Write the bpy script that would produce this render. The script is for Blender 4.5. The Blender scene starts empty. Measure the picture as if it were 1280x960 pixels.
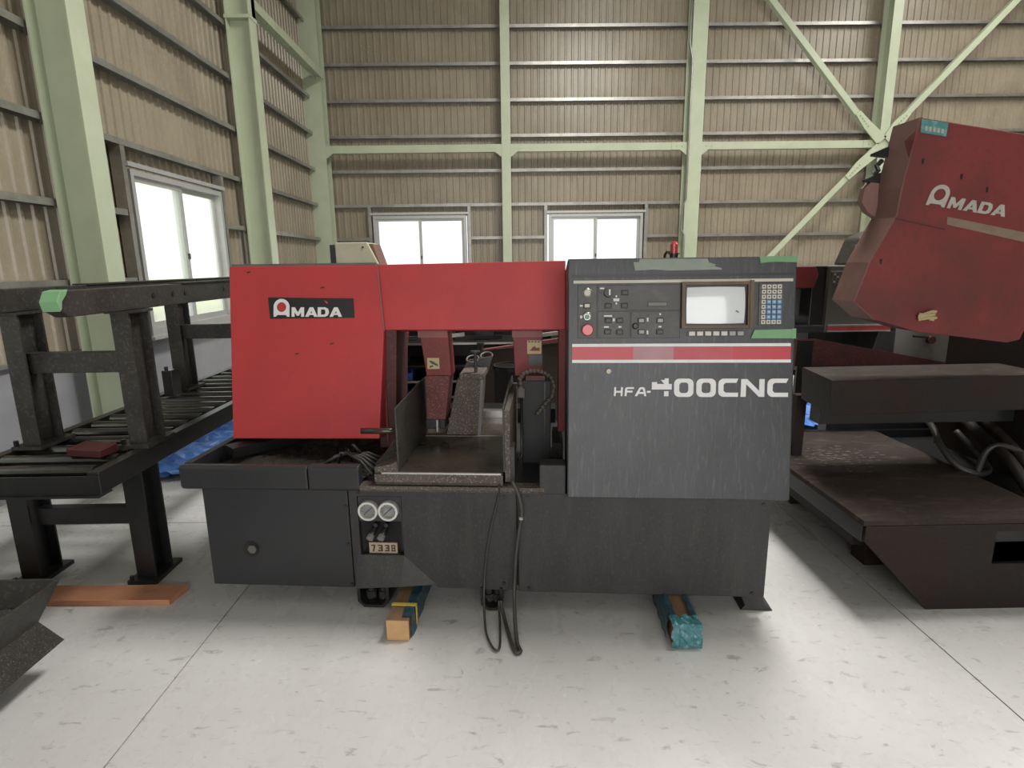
import bpy, bmesh, math, random
from mathutils import Matrix, Vector
random.seed(7)
SC = bpy.context.scene
COL = SC.collection

# ------------------------------------------------------------------ camera
F_PX, PITCH, ROLL, YAW, CAM_H = 710.0, math.radians(11.9), math.radians(.75), math.radians(.6), 1.6
fw = Vector((math.sin(YAW)*math.cos(PITCH), math.cos(YAW)*math.cos(PITCH), -math.sin(PITCH)))
rt = Vector((math.cos(YAW), -math.sin(YAW), 0)); dn = fw.cross(rt)
r2 = rt*math.cos(ROLL) + dn*math.sin(ROLL); d2 = -rt*math.sin(ROLL) + dn*math.cos(ROLL)
cam = bpy.data.cameras.new('camera'); cam.sensor_width = 36; cam.lens = 36*F_PX/1280; cam.clip_end = 200
co = bpy.data.objects.new('camera', cam); COL.objects.link(co); SC.camera = co
m3 = Matrix((r2, -d2, -fw)).transposed()
co.matrix_world = Matrix.Translation((0, 0, CAM_H)) @ m3.to_4x4()

# ------------------------------------------------------------------ world and daylight
w = bpy.data.worlds.new('sky'); SC.world = w; w.use_nodes = True
bg = w.node_tree.nodes['Background']; bg.inputs[0].default_value = (.97, .985, 1, 1); bg.inputs[1].default_value = 2.0
def area(name, loc, rot, sx, sy, power, col=(1, 1, 1)):
    l = bpy.data.lights.new(name, 'AREA'); l.shape = 'RECTANGLE'; l.size = sx; l.size_y = sy
    l.energy = power; l.color = col
    o = bpy.data.objects.new(name, l); COL.objects.link(o); o.location = loc; o.rotation_euler = rot
    return o
for x, y, ly, p in ((2.3, 4.4, 2.6, 620), (8.5, 5.0, 9.0, 450)):  # near one is the main skylight, far one is fill added for the right wall
    area('skylight_and_fill', (x, y, 7.28), (0, 0, 0), 1.5, ly, p, (1, .97, .92))
area('open_shutter_daylight', (.5, -6.3, 2.2), (math.radians(90), 0, 0), 5.6, 4.0, 290, (1, .98, .95))
vs = SC.view_settings
vs.view_transform = 'Standard'; vs.look = 'None'; vs.gamma = 1; vs.use_curve_mapping = False; vs.exposure = -0.08

# ------------------------------------------------------------------ materials
MATS = {}
def mat(name, c, rough=.6, metal=0., dirt=None, dscale=6., damt=.5, lo=.45, hi=.7, speck=None, sscale=120., samt=.3,
        bump=0., bscale=60., coat=0., stretch=(1, 1, 1), rvar=0., mottle=.12, mscale=2.5, spec=.5, scuff=None):
    if name in MATS: return MATS[name]
    m = bpy.data.materials.new(name); m.use_nodes = True; nt = m.node_tree; N = nt.nodes; L = nt.links
    b = N['Principled BSDF']; b.inputs['Roughness'].default_value = rough; b.inputs['Metallic'].default_value = metal
    b.inputs['Coat Weight'].default_value = coat; b.inputs['Specular IOR Level'].default_value = spec
    tc = N.new('ShaderNodeTexCoord'); mp = N.new('ShaderNodeMapping'); mp.inputs['Scale'].default_value = stretch
    L.new(tc.outputs['Object'], mp.inputs['Vector'])
    def noise(s, d=4, r=.6):
        n = N.new('ShaderNodeTexNoise'); n.inputs['Scale'].default_value = s; n.inputs['Detail'].default_value = d
        n.inputs['Roughness'].default_value = r; L.new(mp.outputs['Vector'], n.inputs['Vector']); return n
    def mix(a, bcol, fac):
        x = N.new('ShaderNodeMix'); x.data_type = 'RGBA'
        if isinstance(a, tuple): x.inputs['A'].default_value = (*a, 1)
        else: L.new(a, x.inputs['A'])
        x.inputs['B'].default_value = (*bcol, 1); L.new(fac, x.inputs['Factor']); return x.outputs['Result']
    def ramp(n, l, h, amt):
        r = N.new('ShaderNodeMapRange'); r.inputs['From Min'].default_value = l; r.inputs['From Max'].default_value = h
        r.inputs['To Max'].default_value = amt; L.new(n.outputs['Fac'], r.inputs['Value']); return r.outputs['Result']
    cur = c
    if mottle:
        n = noise(mscale, 3); cur = mix(cur, tuple(min(1, v*(1-2.2*mottle)) for v in c), ramp(n, .35, .7, 1.))
    if dirt: cur = mix(cur, dirt, ramp(noise(dscale, 6, .65), lo, hi, damt))
    if speck:
        cur = mix(cur, speck, ramp(noise(sscale, 2, .5), .56, .66, samt))
    if scuff:
        sc_, ss, sl, sh, sa, st, sr = scuff
        mp2 = N.new('ShaderNodeMapping'); mp2.inputs['Scale'].default_value = st; mp2.inputs['Rotation'].default_value = (0, 0, sr)
        L.new(tc.outputs['Object'], mp2.inputs['Vector'])
        n = N.new('ShaderNodeTexNoise'); n.inputs['Scale'].default_value = ss; n.inputs['Detail'].default_value = 5; n.inputs['Roughness'].default_value = .6
        n.inputs['Distortion'].default_value = .6
        L.new(mp2.outputs['Vector'], n.inputs['Vector']); cur = mix(cur, sc_, ramp(n, sl, sh, sa))
    if isinstance(cur, tuple): b.inputs['Base Color'].default_value = (*cur, 1)
    else: L.new(cur, b.inputs['Base Color'])
    if rvar:
        r = N.new('ShaderNodeMapRange'); n = noise(dscale*.7, 4); L.new(n.outputs['Fac'], r.inputs['Value'])
        r.inputs['From Min'].default_value = .3; r.inputs['From Max'].default_value = .7
        r.inputs['To Min'].default_value = max(.02, rough-rvar); r.inputs['To Max'].default_value = min(1, rough+rvar)
        L.new(r.outputs['Result'], b.inputs['Roughness'])
    if bump:
        n = noise(bscale, 4); bp = N.new('ShaderNodeBump'); bp.inputs['Strength'].default_value = bump
        bp.inputs['Distance'].default_value = .01; L.new(n.outputs['Fac'], bp.inputs['Height']); L.new(bp.outputs['Normal'], b.inputs['Normal'])
    MATS[name] = m; return m
def emis(name, c, s):
    m = bpy.data.materials.new(name); m.use_nodes = True; b = m.node_tree.nodes['Principled BSDF']
    b.inputs['Base Color'].default_value = (*c, 1); b.inputs['Emission Color'].default_value = (*c, 1); b.inputs['Emission Strength'].default_value = s
    return m
def frosted(name):
    m = bpy.data.materials.new(name); m.use_nodes = True; nt = m.node_tree; N = nt.nodes; L = nt.links
    N.remove(N['Principled BSDF']); out = N['Material Output']
    t = N.new('ShaderNodeBsdfTranslucent'); t.inputs[0].default_value = (.95, .97, .95, 1)
    p = N.new('ShaderNodeBsdfTransparent'); p.inputs[0].default_value = (.95, .97, .95, 1)
    g = N.new('ShaderNodeBsdfGlossy'); g.inputs['Roughness'].default_value = .25
    a = N.new('ShaderNodeMixShader'); a.inputs[0].default_value = .65; L.new(t.outputs[0], a.inputs[1]); L.new(p.outputs[0], a.inputs[2])
    b = N.new('ShaderNodeMixShader'); b.inputs[0].default_value = .05; L.new(a.outputs[0], b.inputs[1]); L.new(g.outputs[0], b.inputs[2])
    L.new(b.outputs[0], out.inputs[0]); return m

GREEN = mat('pale_green_paint', (.50, .555, .40), .36, dirt=(.36, .38, .27), dscale=3, damt=.25, mottle=.04)
GALV = mat('galvanised_steel', (.42, .41, .38), .38, .65, dirt=(.22, .2, .17), dscale=8, damt=.5)
TAN = mat('tan_cladding', (.345, .297, .218), .34, dirt=(.215, .178, .128), dscale=2.2, damt=.65, lo=.4, hi=.75, speck=(.43, .38, .295), sscale=45, samt=.25, stretch=(1, 1, .55), mottle=.06)
DADO = mat('grey_wall_plaster', (.30, .30, .32), .8, dirt=(.24, .24, .25), damt=.3, mottle=.05)
FLOOR = mat('pale_concrete', (.595, .592, .580), .27, dirt=(.49, .482, .462), dscale=3.4, damt=.45, lo=.42, hi=.78, speck=(.42, .41, .385), sscale=34, samt=.16, bump=.14, bscale=6, rvar=.12, mottle=.05, mscale=.8, stretch=(1.2, .8, 1), scuff=((.23, .215, .19), 13.0, .60, .70, .55, (1.0, 2.2, 1), .7))
JOINT = mat('dark_joint', (.06, .06, .058), .9)
ALU = mat('aluminium_frame', (.50, .50, .49), .4, .35, mottle=.04)
PANE = frosted('frosted_pane')
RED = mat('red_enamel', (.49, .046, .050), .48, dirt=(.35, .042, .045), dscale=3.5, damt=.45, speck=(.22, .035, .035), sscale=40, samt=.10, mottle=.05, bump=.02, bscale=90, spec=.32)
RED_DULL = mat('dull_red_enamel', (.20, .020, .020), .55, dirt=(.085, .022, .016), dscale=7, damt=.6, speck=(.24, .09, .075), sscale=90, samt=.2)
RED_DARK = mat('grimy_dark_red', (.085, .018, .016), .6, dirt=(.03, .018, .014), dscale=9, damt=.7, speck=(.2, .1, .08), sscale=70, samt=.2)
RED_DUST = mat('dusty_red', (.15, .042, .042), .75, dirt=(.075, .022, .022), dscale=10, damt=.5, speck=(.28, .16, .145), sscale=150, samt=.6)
PINK = mat('faded_red_plate', (.27, .095, .088), .6, dirt=(.2, .065, .06), damt=.5)
CHAR = mat('charcoal_enamel', (.029, .029, .032), .42, dirt=(.020, .020, .021), dscale=4, damt=.5, speck=(.08, .078, .072), sscale=110, samt=.10, mottle=.06, spec=.4)
CHARW = mat('worn_charcoal_enamel', (.040, .0395, .041), .5, dirt=(.025, .024, .024), dscale=7, damt=.6, speck=(.11, .10, .085), sscale=110, samt=.2, stretch=(1, 1, .5), scuff=((.075, .066, .055), 3.0, .5, .75, .4, (5, 1, .8), 0), spec=.35)
PANEL = mat('grey_control_enamel', (.042, .044, .049), .38, dirt=(.024, .024, .026), dscale=5, damt=.6, speck=(.12, .12, .12), sscale=70, samt=.10, stretch=(1, 1, .5), mottle=.05, scuff=((.13, .13, .133), 3.0, .54, .72, .5, (24, 1, 3), 0), spec=.4)
PLATE = mat('button_plate', (.070, .069, .064), .5, dirt=(.17, .165, .155), dscale=7, damt=.7, lo=.5, hi=.8, mottle=.05)
BLACK = mat('black_enamel', (.009, .009, .010), .4, dirt=(.018, .017, .015), damt=.5)
IRON = mat('dark_iron', (.014, .014, .015), .33, dirt=(.03, .027, .024), dscale=10, damt=.5, bump=.05)
IRONW = mat('weathered_iron', (.038, .035, .031), .5, dirt=(.011, .010, .009), dscale=7, damt=.8, speck=(.12, .11, .095), sscale=60, samt=.3, bump=.06)
STEEL = mat('bright_steel', (.55, .54, .52), .3, .9, dirt=(.3, .28, .25), damt=.4)
ROLL = mat('roller_steel', (.10, .097, .093), .22, .85, dirt=(.03, .027, .024), damt=.6, stretch=(.4, 1, 1))
OILY = mat('oily_steel_plate', (.060, .050, .037), .30, .35, dirt=(.026, .020, .015), dscale=5, damt=.7, rvar=.15, speck=(.22, .2, .17), sscale=60, samt=.12)
CHIPS = mat('metal_chips', (.115, .095, .080), .7, .1, dirt=(.05, .038, .032), dscale=60, damt=.6, speck=(.34, .30, .25), sscale=130, samt=.6, bump=.5, bscale=150)
CHIPD = mat('dark_chips', (.035, .031, .027), .75, dirt=(.014, .012, .011), dscale=40, damt=.7, speck=(.16, .14, .12), sscale=150, samt=.4, bump=.8, bscale=120)
RUST = mat('brown_grimy_steel', (.034, .024, .019), .68, dirt=(.013, .010, .008), dscale=4, damt=.75, speck=(.08, .06, .047), sscale=35, samt=.2, bump=.05, stretch=(.6, 1, 1), scuff=((.10, .075, .058), 5, .54, .72, .55, (1, 3, 1), .2), spec=.25)
RUSTD = mat('dark_grimy_steel', (.017, .013, .0115), .6, dirt=(.030, .011, .009), dscale=3, damt=.6, speck=(.04, .03, .025), sscale=50, samt=.2, spec=.25)
HEADR = mat('old_red_enamel', (.17, .022, .021), .6, dirt=(.070, .020, .016), dscale=2.4, damt=.8, lo=.42, hi=.68, speck=(.06, .02, .015), sscale=38, samt=.25, bump=.04)
HEADS = mat('old_brown_red', (.20, .105, .088), .65, dirt=(.12, .06, .05), dscale=4, damt=.6)
WOOD = mat('fresh_wood', (.60, .36, .17), .7, dirt=(.40, .22, .10), dscale=14, damt=.5, stretch=(1, .15, 1))
WOODO = mat('old_wood', (.22, .13, .070), .8, dirt=(.09, .05, .028), dscale=10, damt=.7, stretch=(1, .2, 1))
BOARD = mat('orange_plywood', (.52, .235, .130), .65, dirt=(.36, .14, .07), dscale=4, damt=.55, stretch=(.3, 1, 1), speck=(.14, .07, .04), sscale=20, samt=.2)
TAPEG = mat('green_tape', (.20, .39, .20), .6, dirt=(.13, .28, .14), damt=.5)
TAPEP = mat('pale_peeled_tape', (.33, .37, .32), .75, dirt=(.22, .24, .21), dscale=14, damt=.6)
TEAL = mat('teal_tape', (.065, .23, .235), .55, dirt=(.2, .4, .36), dscale=26, damt=.5, lo=.5, hi=.6)
CREAM = mat('cream_print', (.66, .62, .52), .6, dirt=(.5, .46, .38), damt=.5)
WHITE = mat('white_print', (.74, .74, .74), .5, dirt=(.58, .58, .57), dscale=20, damt=.4, mottle=.03)
WHITEG = mat('grey_white_print', (.40, .385, .35), .6, dirt=(.28, .24, .21), dscale=20, damt=.6)
TAUPE = mat('worn_taupe_print', (.20, .15, .11), .7, dirt=(.14, .09, .07), dscale=14, damt=.6)
STRIPE = mat('stripe_red', (.47, .030, .045), .4, dirt=(.40, .045, .055), dscale=9, damt=.4, mottle=.03)
STRIPEP = mat('stripe_faded', (.40, .20, .22), .45, dirt=(.32, .15, .165), dscale=12, damt=.5)
STRIPEM = mat('stripe_scuffed', (.46, .055, .07), .45, dirt=(.40, .12, .13), dscale=12, damt=.5)
BROWN = mat('brown_bezel', (.105, .058, .032), .5, dirt=(.17, .12, .06), dscale=14, damt=.5)
SCREEN = mat('grey_screen_glass', (.70, .74, .75), .10, dirt=(.60, .65, .68), dscale=3, damt=.4, mottle=.03, coat=.4)
KEYW = mat('cream_key', (.62, .60, .54), .5); KEYB = mat('blue_key', (.15, .34, .60), .5)
KEYD = mat('dark_key', (.05, .05, .048), .45); KEYG = mat('grey_key', (.36, .36, .35), .5)
ESTOP = mat('red_button', (.62, .05, .06), .3, coat=.3); LENSG = mat('green_lens', (.04, .13, .07), .25)
RUBBER = mat('black_rubber', (.028, .027, .026), .5, dirt=(.06, .055, .05), damt=.5)
RUBBERG = mat('grey_rubber', (.050, .047, .044), .5, dirt=(.025, .022, .02), damt=.5)
HOSEB = mat('dusty_hose', (.12, .098, .082), .6, dirt=(.05, .04, .035), dscale=30, damt=.6)
TARP = mat('blue_tarp', (.075, .21, .60), .35, dirt=(.2, .38, .78), dscale=9, damt=.5, bump=.4, bscale=14)
BLUE = mat('blue_plastic', (.05, .14, .5), .4)
FILM = mat('blue_film', (.022, .06, .085), .3, dirt=(.05, .14, .17), dscale=12, damt=.6, bump=.4, bscale=25)
FILMT = mat('teal_film', (.055, .20, .23), .2, dirt=(.14, .36, .38), dscale=34, damt=.5, bump=.7, bscale=40)
YEL = mat('yellow_band', (.62, .47, .10), .5)
BEIGE = mat('beige_enamel', (.56, .55, .40), .5, dirt=(.47, .45, .32), damt=.4)
GREYM = mat('mid_grey_enamel', (.13, .125, .115), .5, dirt=(.09, .085, .078), damt=.5)
GREYL = mat('light_grey_enamel', (.21, .20, .185), .55, dirt=(.15, .14, .13), damt=.5)
ROPE = mat('straw_rope', (.46, .38, .20), .8)
GRASS = mat('dry_grass', (.62, .64, .30), .9, dirt=(.36, .46, .14), damt=.5)
CEIL = mat('ceiling_sheet', (.42, .40, .35), .6)
LABELY = mat('label_yellow', (.52, .43, .22), .6, dirt=(.34, .28, .15), dscale=40, damt=.5)
CHROME = mat('chrome_ring', (.72, .71, .68), .28, .3, dirt=(.4, .38, .35), damt=.4)
DIAL = mat('gauge_dial', (.42, .44, .42), .5)

# ------------------------------------------------------------------ mesh helpers
class B:
    def __init__(s): s.v = []; s.f = []
    def add(s, vs, fs):
        o = len(s.v); s.v += [tuple(p) for p in vs]; s.f += [tuple(i+o for i in f) for f in fs]; return s
    def box(s, x0, x1, y0, y1, z0, z1):
        return s.hexa([(x0, y0, z0), (x1, y0, z0), (x1, y1, z0), (x0, y1, z0), (x0, y0, z1), (x1, y0, z1), (x1, y1, z1), (x0, y1, z1)])
    def hexa(s, p):
        return s.add(p, [(3, 2, 1, 0), (4, 5, 6, 7), (0, 1, 5, 4), (1, 2, 6, 5), (2, 3, 7, 6), (3, 0, 4, 7)])
    def prism(s, poly, plane, a, b):
        n = len(poly)
        def P(p, t): return {'xz': (p[0], t, p[1]), 'xy': (p[0], p[1], t), 'yz': (t, p[0], p[1])}[plane]
        vs = [P(p, a) for p in poly] + [P(p, b) for p in poly]
        return s.add(vs, [tuple(range(n)), tuple(range(n, 2*n))] + [(i, (i+1) % n, n+(i+1) % n, n+i) for i in range(n)])
    def bar(s, a, b, wd, th, up=(0, 0, 1)):
        a = Vector(a); b = Vector(b); d = (b-a).normalized(); u = Vector(up); sd = d.cross(u).normalized()*(wd/2); q = sd.cross(d).normalized()*(th/2)
        return s.hexa([a-sd-q, a+sd-q, b+sd-q, b-sd-q, a-sd+q, a+sd+q, b+sd+q, b-sd+q])
    def tube(s, path, r, n=8, closed=False):
        P = [Vector(p) for p in path]; k = len(P); o = len(s.v); up = None
        for i, p in enumerate(P):
            if closed: t = P[(i+1) % k]-P[i-1]
            else: t = P[min(i+1, k-1)]-P[max(i-1, 0)]
            t.normalize()
            if up is None: up = t.orthogonal().normalized()
            up = (up-t*up.dot(t)).normalized(); sd = t.cross(up)
            rr = r[i] if isinstance(r, (list, tuple)) else r
            s.v += [tuple(p+(up*math.cos(2*math.pi*j/n)+sd*math.sin(2*math.pi*j/n))*rr) for j in range(n)]
        rng = range(k if closed else k-1)
        s.f += [(o+i*n+j, o+i*n+(j+1) % n, o+((i+1) % k)*n+(j+1) % n, o+((i+1) % k)*n+j) for i in rng for j in range(n)]
        if not closed: s.f += [tuple(o+j for j in range(n))[::-1], tuple(o+(k-1)*n+j for j in range(n))]
        return s
    def lathe(s, prof, c, axis='y', n=20):
        # prof: (radius, offset along axis)
        o = len(s.v); k = len(prof)
        for r, h in prof:
            for j in range(n):
                a = 2*math.pi*j/n; x, y = r*math.cos(a), r*math.sin(a)
                s.v.append({'y': (c[0]+x, c[1]+h, c[2]+y), 'z': (c[0]+x, c[1]+y, c[2]+h), 'x': (c[0]+h, c[1]+x, c[2]+y)}[axis])
        s.f += [(o+i*n+j, o+i*n+(j+1) % n, o+(i+1)*n+(j+1) % n, o+(i+1)*n+j) for i in range(k-1) for j in range(n)]
        s.f += [tuple(o+j for j in range(n)), tuple(o+(k-1)*n+j for j in range(n))]
        return s
    def obj(s, name, m, parent=None, bevel=0, smooth=False, loc=None, rot=None, seg=2):
        me = bpy.data.meshes.new(name); me.from_pydata(s.v, [], s.f)
        bm = bmesh.new(); bm.from_mesh(me); bmesh.ops.recalc_face_normals(bm, faces=bm.faces); bm.to_mesh(me); bm.free()
        return link(name, me, m, parent, bevel, smooth, loc, rot, seg)
def link(name, me, m, parent=None, bevel=0, smooth=False, loc=None, rot=None, seg=2):
    if m and not me.materials: me.materials.append(m)
    if smooth:
        for p in me.polygons: p.use_smooth = True
    o = bpy.data.objects.new(name, me); COL.objects.link(o); o.parent = parent
    if loc: o.location = loc
    if rot: o.rotation_euler = rot
    if bevel:
        md = o.modifiers.new('bevel', 'BEVEL'); md.width = bevel; md.segments = seg; md.limit_method = 'ANGLE'; md.angle_limit = math.radians(40)
    return o
def hpoly(h, b, tw=.009, tf=.014):
    return [(-h/2, -b/2), (-h/2+tf, -b/2), (-h/2+tf, -tw/2), (h/2-tf, -tw/2), (h/2-tf, -b/2), (h/2, -b/2), (h/2, b/2), (h/2-tf, b/2), (h/2-tf, tw/2), (-h/2+tf, tw/2), (-h/2+tf, b/2), (-h/2, b/2)]
def shift(poly, dx, dy, swap=False): return [((q if swap else p)+dx, (p if swap else q)+dy) for p, q in poly]
def contours(name, cs, m, parent, y=0., depth=.0015, loc=None, rot=None, xf=None):
    """closed outlines (holes allowed) in the x-z plane, front at y, thickness depth*2"""
    cu = bpy.data.curves.new(name, 'CURVE'); cu.dimensions = '2D'; cu.fill_mode = 'BOTH'; cu.extrude = depth
    for c in cs:
        sp = cu.splines.new('POLY'); sp.points.add(len(c)-1); sp.use_cyclic_u = True
        for i, p in enumerate(c):
            q = xf(*p) if xf else p
            sp.points[i].co = (q[0], q[1], 0, 1)
    t = bpy.data.objects.new('tmp', cu); COL.objects.link(t)
    me = bpy.data.meshes.new_from_object(t); bpy.data.objects.remove(t); bpy.data.curves.remove(cu)
    me.name = name; me.transform(Matrix(((1, 0, 0, 0), (0, 0, -1, y), (0, 1, 0, 0), (0, 0, 0, 1)))); me.materials.clear()
    return link(name, me, m, parent, loc=loc, rot=rot)
def tag(o, label, cat, group=None, kind=None):
    if label: o['label'] = label
    if cat: o['category'] = cat
    if group: o['group'] = group
    if kind: o['kind'] = kind
    return o
def struct(o, label=None, cat=None): o['kind'] = 'structure'; return tag(o, label, cat)
def empty(name, loc=(0, 0, 0), rz=0):
    o = bpy.data.objects.new(name, None); COL.objects.link(o); o.location = loc; o.rotation_euler = (0, 0, rz); o.empty_display_size = .1; return o
def dup(src, parent, loc=None, rot=None):
    c = src.copy(); COL.objects.link(c); c.parent = parent
    if loc is not None: c.location = loc
    if rot is not None: c.rotation_euler = rot
    return c
def circ(cx, cz, r, n=28, a0=0, a1=360): return [(cx+r*math.cos(math.radians(a0+(a1-a0)*i/n)), cz+r*math.sin(math.radians(a0+(a1-a0)*i/n))) for i in range(n)]

# ================================================================== THE SETTING
XL, XR, YB, YF, ZC = -3.42, 14.0, 11.32, -6.6, 7.4          # faces that carry the girts
# floor slabs with saw-cut joints
fl = struct(B().box(-3.7, XR+.2, YF, YB+.3, -.14, -.025).obj('floor', JOINT), 'pale grey troweled concrete floor cut by thin saw joints', 'floor')
xs = [-3.7, -1.34, 1.81, 4.96, 8.11, 11.26, XR+.2]; ys = [YF, -2.88, .27, 3.42, 6.57, 9.72, YB+.3]
for i in range(len(xs)-1):
    for j in range(len(ys)-1):
        B().box(xs[i]+.003, xs[i+1]-.003, ys[j]+.003, ys[j+1]-.003, -.03, 0).obj('slab', FLOOR, fl)
ground = struct(B().box(-30, XL-.32, -12, 40, -.3, -.2).obj('ground_left', GRASS), 'dry yellow green lawn outside the left wall', 'lawn')
bank = tag(B().prism([(-4.6, -.2), (-5.2, .2), (-6.1, .84), (-7.0, .92), (-30, .95), (-30, -.2)], 'xz', -2, 40).obj('grass_bank', GRASS), 'sunlit yellow green grass bank seen through the low left window', 'bank', kind='stuff')
struct(B().box(XL-.3, XR+.3, YB+.3, 40, -.3, -.2).obj('ground_back', DADO), 'paved yard behind the back wall', 'yard')

def cladding(name, a0, a1, z0, z1, holes, place, m, parent, pitch=.125):
    """ribbed sheet along an axis; place(t, depth, z) gives the world point; ribs stand proud into the room"""
    prof = []
    t = a0
    while t < a1:
        prof += [(t, 0), (t+.078, 0), (t+.088, .016), (t+.112, .016)]; t += pitch
    prof.append((a1, 0)); prof = [p for p in prof if p[0] <= a1]
    def near(x): return min(range(len(prof)), key=lambda i: abs(prof[i][0]-x))
    hs = [(near(h[0]), near(h[1]), h[2], h[3]) for h in holes]
    b = B()
    for i in range(len(prof)-1):
        segs = [(z0, z1)]
        for h in hs:
            if h[0] <= i < h[1]: segs = [(z0, h[2]), (h[3], z1)]
        for s0, s1 in segs:
            if s1-s0 < .001: continue
            p, q = prof[i], prof[i+1]
            b.add([place(p[0], p[1], s0), place(q[0], q[1], s0), place(q[0], q[1], s1), place(p[0], p[1], s1)], [(0, 1, 2, 3)])
    me = bpy.data.meshes.new(name); me.from_pydata(b.v, [], b.f)
    return link(name, me, m, parent)

GZ = [1.47, 2.08, 2.695, 3.31, 3.925, 4.54, 5.155, 5.77, 6.38, 7.0]
LWIN = (5.53, 7.25, .96, 2.50)
LWIN2 = (1.2, 2.92, .96, 2.50)
BWIN = [(-2.50, -.72, .98, 2.53), (.87, 2.68, .98, 2.53)]
def cpoly(d, h, t=.004, lip=.018):   # lipped channel, opening downwards; (depth, height)
    return [(0, 0), (0, h), (d, h), (d, 0), (d-t, 0), (d-t, h-t), (t, h-t), (t, 0)]
# left wall: concrete dado + cladding + girts
wl = struct(B().box(XL-.30, XL-.10, YF, LWIN2[0], 0, .95).box(XL-.30, XL-.10, LWIN2[0], LWIN2[1], 0, .95).box(XL-.30, XL-.10, LWIN2[1], YB+.3, 0, .95).obj('wall_left', DADO), 'long left wall of tan ribbed cladding above a grey dado', 'wall')
cladding('cladding', YF, YB+.1, .95, ZC, [LWIN, LWIN2], lambda t, d, z: (XL-.12+d, t, z), TAN, wl)
B().box(XL-.32, XL-.06, YF, YB+.3, .93, .955).obj('sill_rail', GALV, wl)
colsL = [-1.9, 1.38, 4.66, 7.93, 11.17]
gm = None
for z in GZ:
    for k in range(len(colsL)-1):
        a, c = colsL[k]+.02, colsL[k+1]-.02
        cuts = [(a, c)]
        for W in (LWIN, LWIN2):
            if W[2] < z < W[3] and a < W[0] < c: cuts = [(a, W[0]-.10), (W[1]+.10, c)]
        for s0, s1 in cuts:
            B().prism([(XL-.10+p*1., z+q) for p, q in cpoly(.10, .055)], 'xz', s0, s1).obj('girt', GALV, wl)
# back wall
wb = struct(B().box(XL-.3, XR+.2, YB+.10, YB+.30, 0, .95).obj('wall_back', DADO), 'back wall of tan ribbed cladding with many galvanised girts', 'wall')
cladding('cladding', XL-.12, XR, .95, ZC, BWIN, lambda t, d, z: (t, YB+.12-d, z), TAN, wb)
colsB = [-3.37, .065, 3.51, 6.98, 10.45, 13.9]
for z in GZ:
    for k in range(len(colsB)-1):
        a, c = colsB[k]+.02, colsB[k+1]-.02
        cuts = [(a, c)]
        for W in BWIN:
            if W[2] < z < W[3] and a < W[0] < c: cuts = [(a, W[0]-.08), (W[1]+.08, c)]
        for s0, s1 in cuts:
            B().prism([(YB+.10-p, z+q) for p, q in cpoly(.10, .055)], 'yz', s0, s1).obj('girt', GALV, wb)
struct(B().box(XL-.3, -2.4, YF-.2, YF, 0, ZC).box(3.4, XR+.2, YF-.2, YF, 0, ZC).box(-2.4, 3.4, YF-.2, YF, 4.3, ZC).obj('wall_front', TAN), 'front wall with a wide open shutter', 'wall')
struct(B().box(XR, XR+.2, YF, YB+.3, 0, ZC).obj('wall_right', TAN), 'far right wall of tan cladding', 'wall')
# roof with long skylight openings, the right one added to light the right wall
ce = B(); sx = [XL-.3, 1.5, 3.1, 7.7, 9.3, XR+.2]
for i in range(0, 5, 2): ce.box(sx[i], sx[i+1], YF, YB+.3, ZC, ZC+.1)
ce.box(XL-.3, XR+.2, YF, .3, ZC+.1, ZC+.15).box(XL-.3, XR+.2, 9.7, YB+.3, ZC+.1, ZC+.15)
ceo = struct(ce.obj('ceiling', CEIL), 'tan sheet roof with long skylight strips', 'ceiling')
for i in (1, 3): B().box(sx[i]-.05, sx[i+1]+.05, .2, 9.8, ZC+.15, ZC+.17).obj('skylight_sheet', PANE, ceo)

def window(n, along, a0, a1, z0, z1, lab):
    """two-sash sliding window; along 'x' in back wall, 'y' in left wall"""
    def bx(b, t0, t1, d0, d1, za, zb):      # depth: 0 = room face, + = outwards
        if along == 'x': return b.box(t0, t1, YB+d0, YB+d1, za, zb)
        return b.box(XL-d1, XL-d0, t0, t1, za, zb)
    b = B(); fwid = .05
    for t0, t1, za, zb in ((a0, a1, z0, z0+fwid+.02), (a0, a1, z1-fwid, z1), (a0, a0+fwid, z0+fwid+.02, z1-fwid), (a1-fwid, a1, z0+fwid+.02, z1-fwid)): bx(b, t0, t1, -.01, .13, za, zb)
    root = struct(b.obj('window_%d' % n, ALU), lab, 'window')
    bx(B(), a0-.05, a1+.05, -.03, .02, z1+.02, z1+.06).obj('head_flashing', ALU, root)
    for e in (a0-.09, a1+.03): bx(B(), e, e+.06, -.005, .10, .95, z1+.19).obj('jamb_stud', GALV, root)
    bx(B(), a0-.06, a1+.06, -.06, .02, z0-.03, z0).obj('window_sill', ALU, root)
    mid = (a0+a1)/2
    for k, (s0, s1, d) in enumerate(((a0+fwid, mid+.03, .02), (mid-.03, a1-fwid, .065))):
        sb = B(); zz0, zz1 = z0+.07, z1-fwid; f = .045
        for t0, t1, za, zb in ((s0, s1, zz0, zz0+f+.015), (s0, s1, zz1-f, zz1), (s0, s0+f, zz0+f+.015, zz1-f), (s1-f, s1, zz0+f+.015, zz1-f)): bx(sb, t0, t1, d, d+.03, za, zb)
        sash = sb.obj('sash', ALU, root)
        bx(B(), s0+f, s1-f, d+.012, d+.018, zz0+f+.015, zz1-f).obj('pane', PANE, sash)
        if k == 0: bx(B(), s1-.035, s1-.012, d-.018, d, (z0+z1)/2-.03, (z0+z1)/2+.03).obj('latch', KEYD, sash)
    return root
window(1, 'y', *LWIN, 'frosted two-sash sliding window in the left wall behind the roller conveyor')
window(2, 'y', *LWIN2, 'frosted sliding window in the left wall beside the chip bin')
window(3, 'x', *BWIN[0], 'frosted sliding window in the back wall above the red saw cover')
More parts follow.
